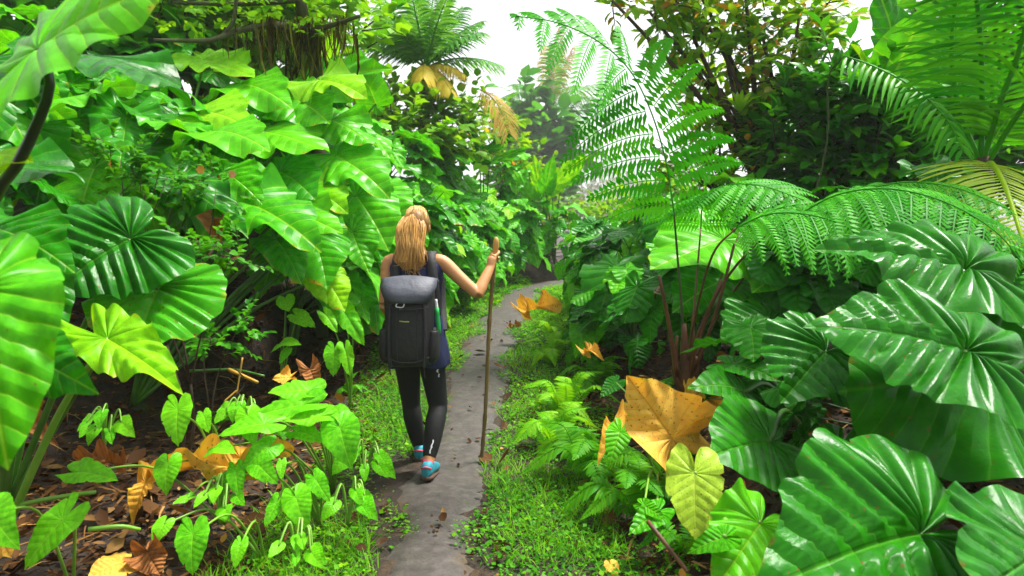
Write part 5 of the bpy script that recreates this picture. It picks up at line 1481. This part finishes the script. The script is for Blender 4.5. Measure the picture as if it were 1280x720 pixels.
hs_ = MB(); hs_.tube([(bx + .10, by - .115, .95), (bx + .105, by - .128, .86), (bx + .098, by - .125, .76), (bx + .103, by - .118, .68)], [.005, .005, .004], 6, 14); hs_.build('loose_strap', MT['strap'], bp_); hs_ = MB(); hs_.tube([(bx - .10, by - .115, .92), (bx - .108, by - .128, .82), (bx - .10, by - .12, .70)], [.005, .005, .004], 6, 14)
hs_.build('loose_strap', MT['strap'], bp_)
hdl = MB(); hdl.tube([(bx - .05, by + .105, 1.25), (bx - .03, by + .10, 1.30), (bx + .03, by + .10, 1.30), (bx + .05, by + .105, 1.25)], [.007], 7, 16); hdl.build('handle', MT['strap'], bp_)

# green bottle in the side pocket
gb = thing('bottle', at(554, 398, 4.07), 'slim green bottle with white cap in the side of the backpack', 'bottle')
mb = MB(); p0, p1 = Vector((bx + .178, by - .012, .93)), Vector((bx + .166, by - .020, 1.085))
mb.tube([p0, p0.lerp(p1, .5), p1], [.014], 10, 6); mb.build('bottle_body', MT['marker'], gb)
mb = MB(); mb.tube([p1, p1 + (p1 - p0) * .10, p1 + (p1 - p0) * .34], [.011, .010, .008], 10, 6); mb.build('cap', MT['white'], gb)

# walking stick
ws = thing('walking_stick', st_bot, 'rough wooden walking stick in the right hand of the woman', 'walking stick')
n = 40
C = np.array([np.array(st_bot.lerp(st_top, t)) + np.array([.006 * math.sin(t * 7), .004 * math.sin(t * 11), 0]) for t in np.linspace(0, .93, n)])
rad = [.0135 + .0012 * math.sin(k * 1.7) + (.002 if k % 9 == 0 else 0) for k in range(n)]
mb = MB(); mb.add(*tube_geo(C, rad, 10)); mb.build('shaft', MT['stickwood'], ws)
mb = MB(); e0 = Vector(C[-1])
mb.tube([e0 - sdir * .01, e0 + sdir * .03, e0 + sdir * .075, e0 + sdir * .105, e0 + sdir * .12], [.0145, .018, .021, .016, .006], 12, 12); mb.build('knob', MT['stickend'], ws)
# ------------------------------------------------------------------ ground cover and litter
def scatter():
    rng = np.random.default_rng(77)
    def near_path(x, y):
        return np.abs(x - np.interp(y, PATH[:, 0], PATH[:, 1]))
    P, A, N, S, T = [], [], [], [], []
    # verges
    n = 230000
    y = 1.6 + 13.6 * rng.uniform(0, 1, n) ** 1.5
    x = rng.uniform(-2.3, 1.7, n)
    d = near_path(x, y)
    lim = np.where(x < np.interp(y, PATH[:, 0], PATH[:, 1]), np.interp(y, [2, 4, 5.5, 8], [.8, .85, 1.0, 1.3]), np.interp(y, [2, 5, 9, 12], [1.15, 1.2, 1.3, 2]))
    patch = np.sin(x * 5.1 + y * 2.3) + np.sin(x * 2.2 - y * 4.7) + np.sin(x * 9 + y * 7.1) * .7 + rng.normal(0, .5, n)
    edge = .24 + .10 * np.sin(y * 3.3) + .06 * np.sin(y * 9.1 + x)
    keep = (d > edge) & (d < lim) & (patch > -1.0 + 1.0 * sst(.55, .2, d)) & (y > 2)
    keep &= ~((y > 13) & (np.abs(y - 14.6) < .5) & (x > .4))
    x, y = x[keep], y[keep]; m = len(x)
    z = hz(x, y)
    h = rng.uniform(0, 1, m) ** 1.6 * .075
    P = np.stack([x, y, z + h], 1)
    a = rng.uniform(0, 6.283, m)
    A = np.stack([np.cos(a), np.sin(a), rng.uniform(-.2, .7, m)], 1)
    N = np.stack([rng.normal(0, .4, m), rng.normal(0, .4, m), np.ones(m)], 1)
    S = (.009 + .030 * rng.uniform(0, 1, m) ** 3) * np.interp(y, [2, 8, 14], [.9, 1.3, 2.0])
    T = np.clip(rng.normal(.45, .25, m) + .18 * np.sin(x * 3 + y * 1.3), 0, 1)
    V, F, tn = leafcloud(*DIAMOND, P, A, N, S, .8, T)
    tag(link('ground_cover', mk('ground_cover', V, F, MT['grass'], True, tone=tn)), 'low mossy green ground cover on both verges of the path', 'ground cover', kind='stuff')
    # grass blades
    n = 80000
    y = 1.8 + 12 * rng.uniform(0, 1, n) ** 1.4
    x = rng.uniform(-2.0, 1.2, n)
    d = near_path(x, y)
    patch = np.sin(x * 3.7 + y * 1.9) + np.sin(x * 1.4 - y * 3.1) + rng.normal(0, .4, n)
    keep = (d > .27 + .08 * np.sin(y * 4)) & (d < .95) & (patch > -.1)
    x, y = x[keep], y[keep]; m = len(x)
    a = rng.uniform(0, 6.283, m)
    A = np.stack([np.cos(a) * .6, np.sin(a) * .6, rng.uniform(.5, 1.2, m)], 1)
    P = np.stack([x, y, hz(x, y)], 1)
    V, F, tn = leafcloud(*BLADE, P, A, np.stack([np.cos(a + 3.14), np.sin(a + 3.14), np.ones(m) * .6], 1), rng.uniform(.03, .13, m), .06, rng.uniform(.2, 1, m))
    tag(link('grass', mk('grass', V, F, MT['grass'], True, tone=tn)), 'short bright grass blades along the path edges', 'grass', kind='stuff')
    # litter
    n = 26000
    y = 1.8 + 8 * rng.uniform(0, 1, n) ** 1.3
    x = rng.uniform(-4.2, 2.2, n)
    c = np.interp(y, PATH[:, 0], PATH[:, 1])
    keep = (x < c - .75 + .2 * np.sin(y * 3)) | (x > c + .85) | ((rng.uniform(0, 1, n) < .10) & (np.abs(x - c) > .22)) | ((rng.uniform(0, 1, n) < .035) & (np.abs(x - c) < .25))
    x, y = x[keep], y[keep]; m = len(x)
    a = rng.uniform(0, 6.283, m)
    A = np.stack([np.cos(a), np.sin(a), rng.normal(0, .3, m)], 1)
    tv = [(0, 0, 0), (.25, .28, .07), (.25, 0, 0), (.25, -.28, .07), (.6, .34, .16), (.6, 0, .03), (.6, -.34, .16), (1, 0, .16)]
    P = np.stack([x, y, hz(x, y) + rng.uniform(.0, .035, m) + np.where(np.abs(x - np.interp(y, PATH[:, 0], PATH[:, 1])) < .32, .026, 0)], 1)
    big = rng.uniform(0, 1, m) < .07
    V, F, tn = leafcloud(tv, LEAF8[1], P, A, np.stack([rng.normal(0, .6, m), rng.normal(0, .6, m), np.ones(m)], 1), np.where(big, rng.uniform(.09, .16, m), rng.uniform(.02, .065, m)), rng.uniform(.5, 1.2, m), rng.beta(1.3, 1.7, m))
    n = 5000
    y2 = 1.9 + 6 * rng.uniform(0, 1, n) ** 1.2; x2 = rng.uniform(-3.8, 1.9, n); c2 = np.interp(y2, PATH[:, 0], PATH[:, 1])
    k2 = (x2 < c2 - .7) | (x2 > c2 + .9); x2, y2 = x2[k2], y2[k2]; m2 = len(x2)
    a2 = rng.uniform(0, 6.283, m2)
    V2, F2, t2 = leafcloud(*BLADE, np.stack([x2, y2, hz(x2, y2) + rng.uniform(0, .04, m2)], 1), np.stack([np.cos(a2), np.sin(a2), rng.normal(0, .15, m2)], 1), np.stack([np.zeros(m2), np.zeros(m2), np.ones(m2)], 1), rng.uniform(.06, .28, m2), rng.uniform(.03, .09, m2), rng.uniform(.4, .95, m2))
    F = [tuple(f) for f in F] + [tuple(f) for f in (F2 + len(V))]
    V = np.vstack([V, V2]); tn = np.concatenate([tn, t2])
    tag(link('leaf_litter', mk('leaf_litter', V, F, MT['litter'], True, tone=tn)), 'brown and tan fallen leaves and debris covering the soil', 'leaf litter', kind='stuff')
scatter()

# ------------------------------------------------------------------ mist
def haze():
    m, nt, N, L_ = nodes('haze')
    v = N('ShaderNodeVolumePrincipled')
    v.inputs['Color'].default_value = (.97, .98, 1.0, 1)
    v.inputs['Density'].default_value = HAZE
    v.inputs['Anisotropy'].default_value = 0.0
    o = N('ShaderNodeOutputMaterial'); L_(v.outputs[0], o.inputs['Volume'])
    lo, hi = np.array([-132, -10, -12.0]), np.array([132, 262, 60.0])
    V = [(x, y, z) for x in (lo[0], hi[0]) for y in (lo[1], hi[1]) for z in (lo[2], hi[2])]
    F = [(0, 1, 3, 2), (4, 6, 7, 5), (0, 4, 5, 1), (2, 3, 7, 6), (0, 2, 6, 4), (1, 5, 7, 3)]
    tag(link('haze', mk('haze', V, F, m, False)), kind='stuff')
HAZE = 0.0012
haze()
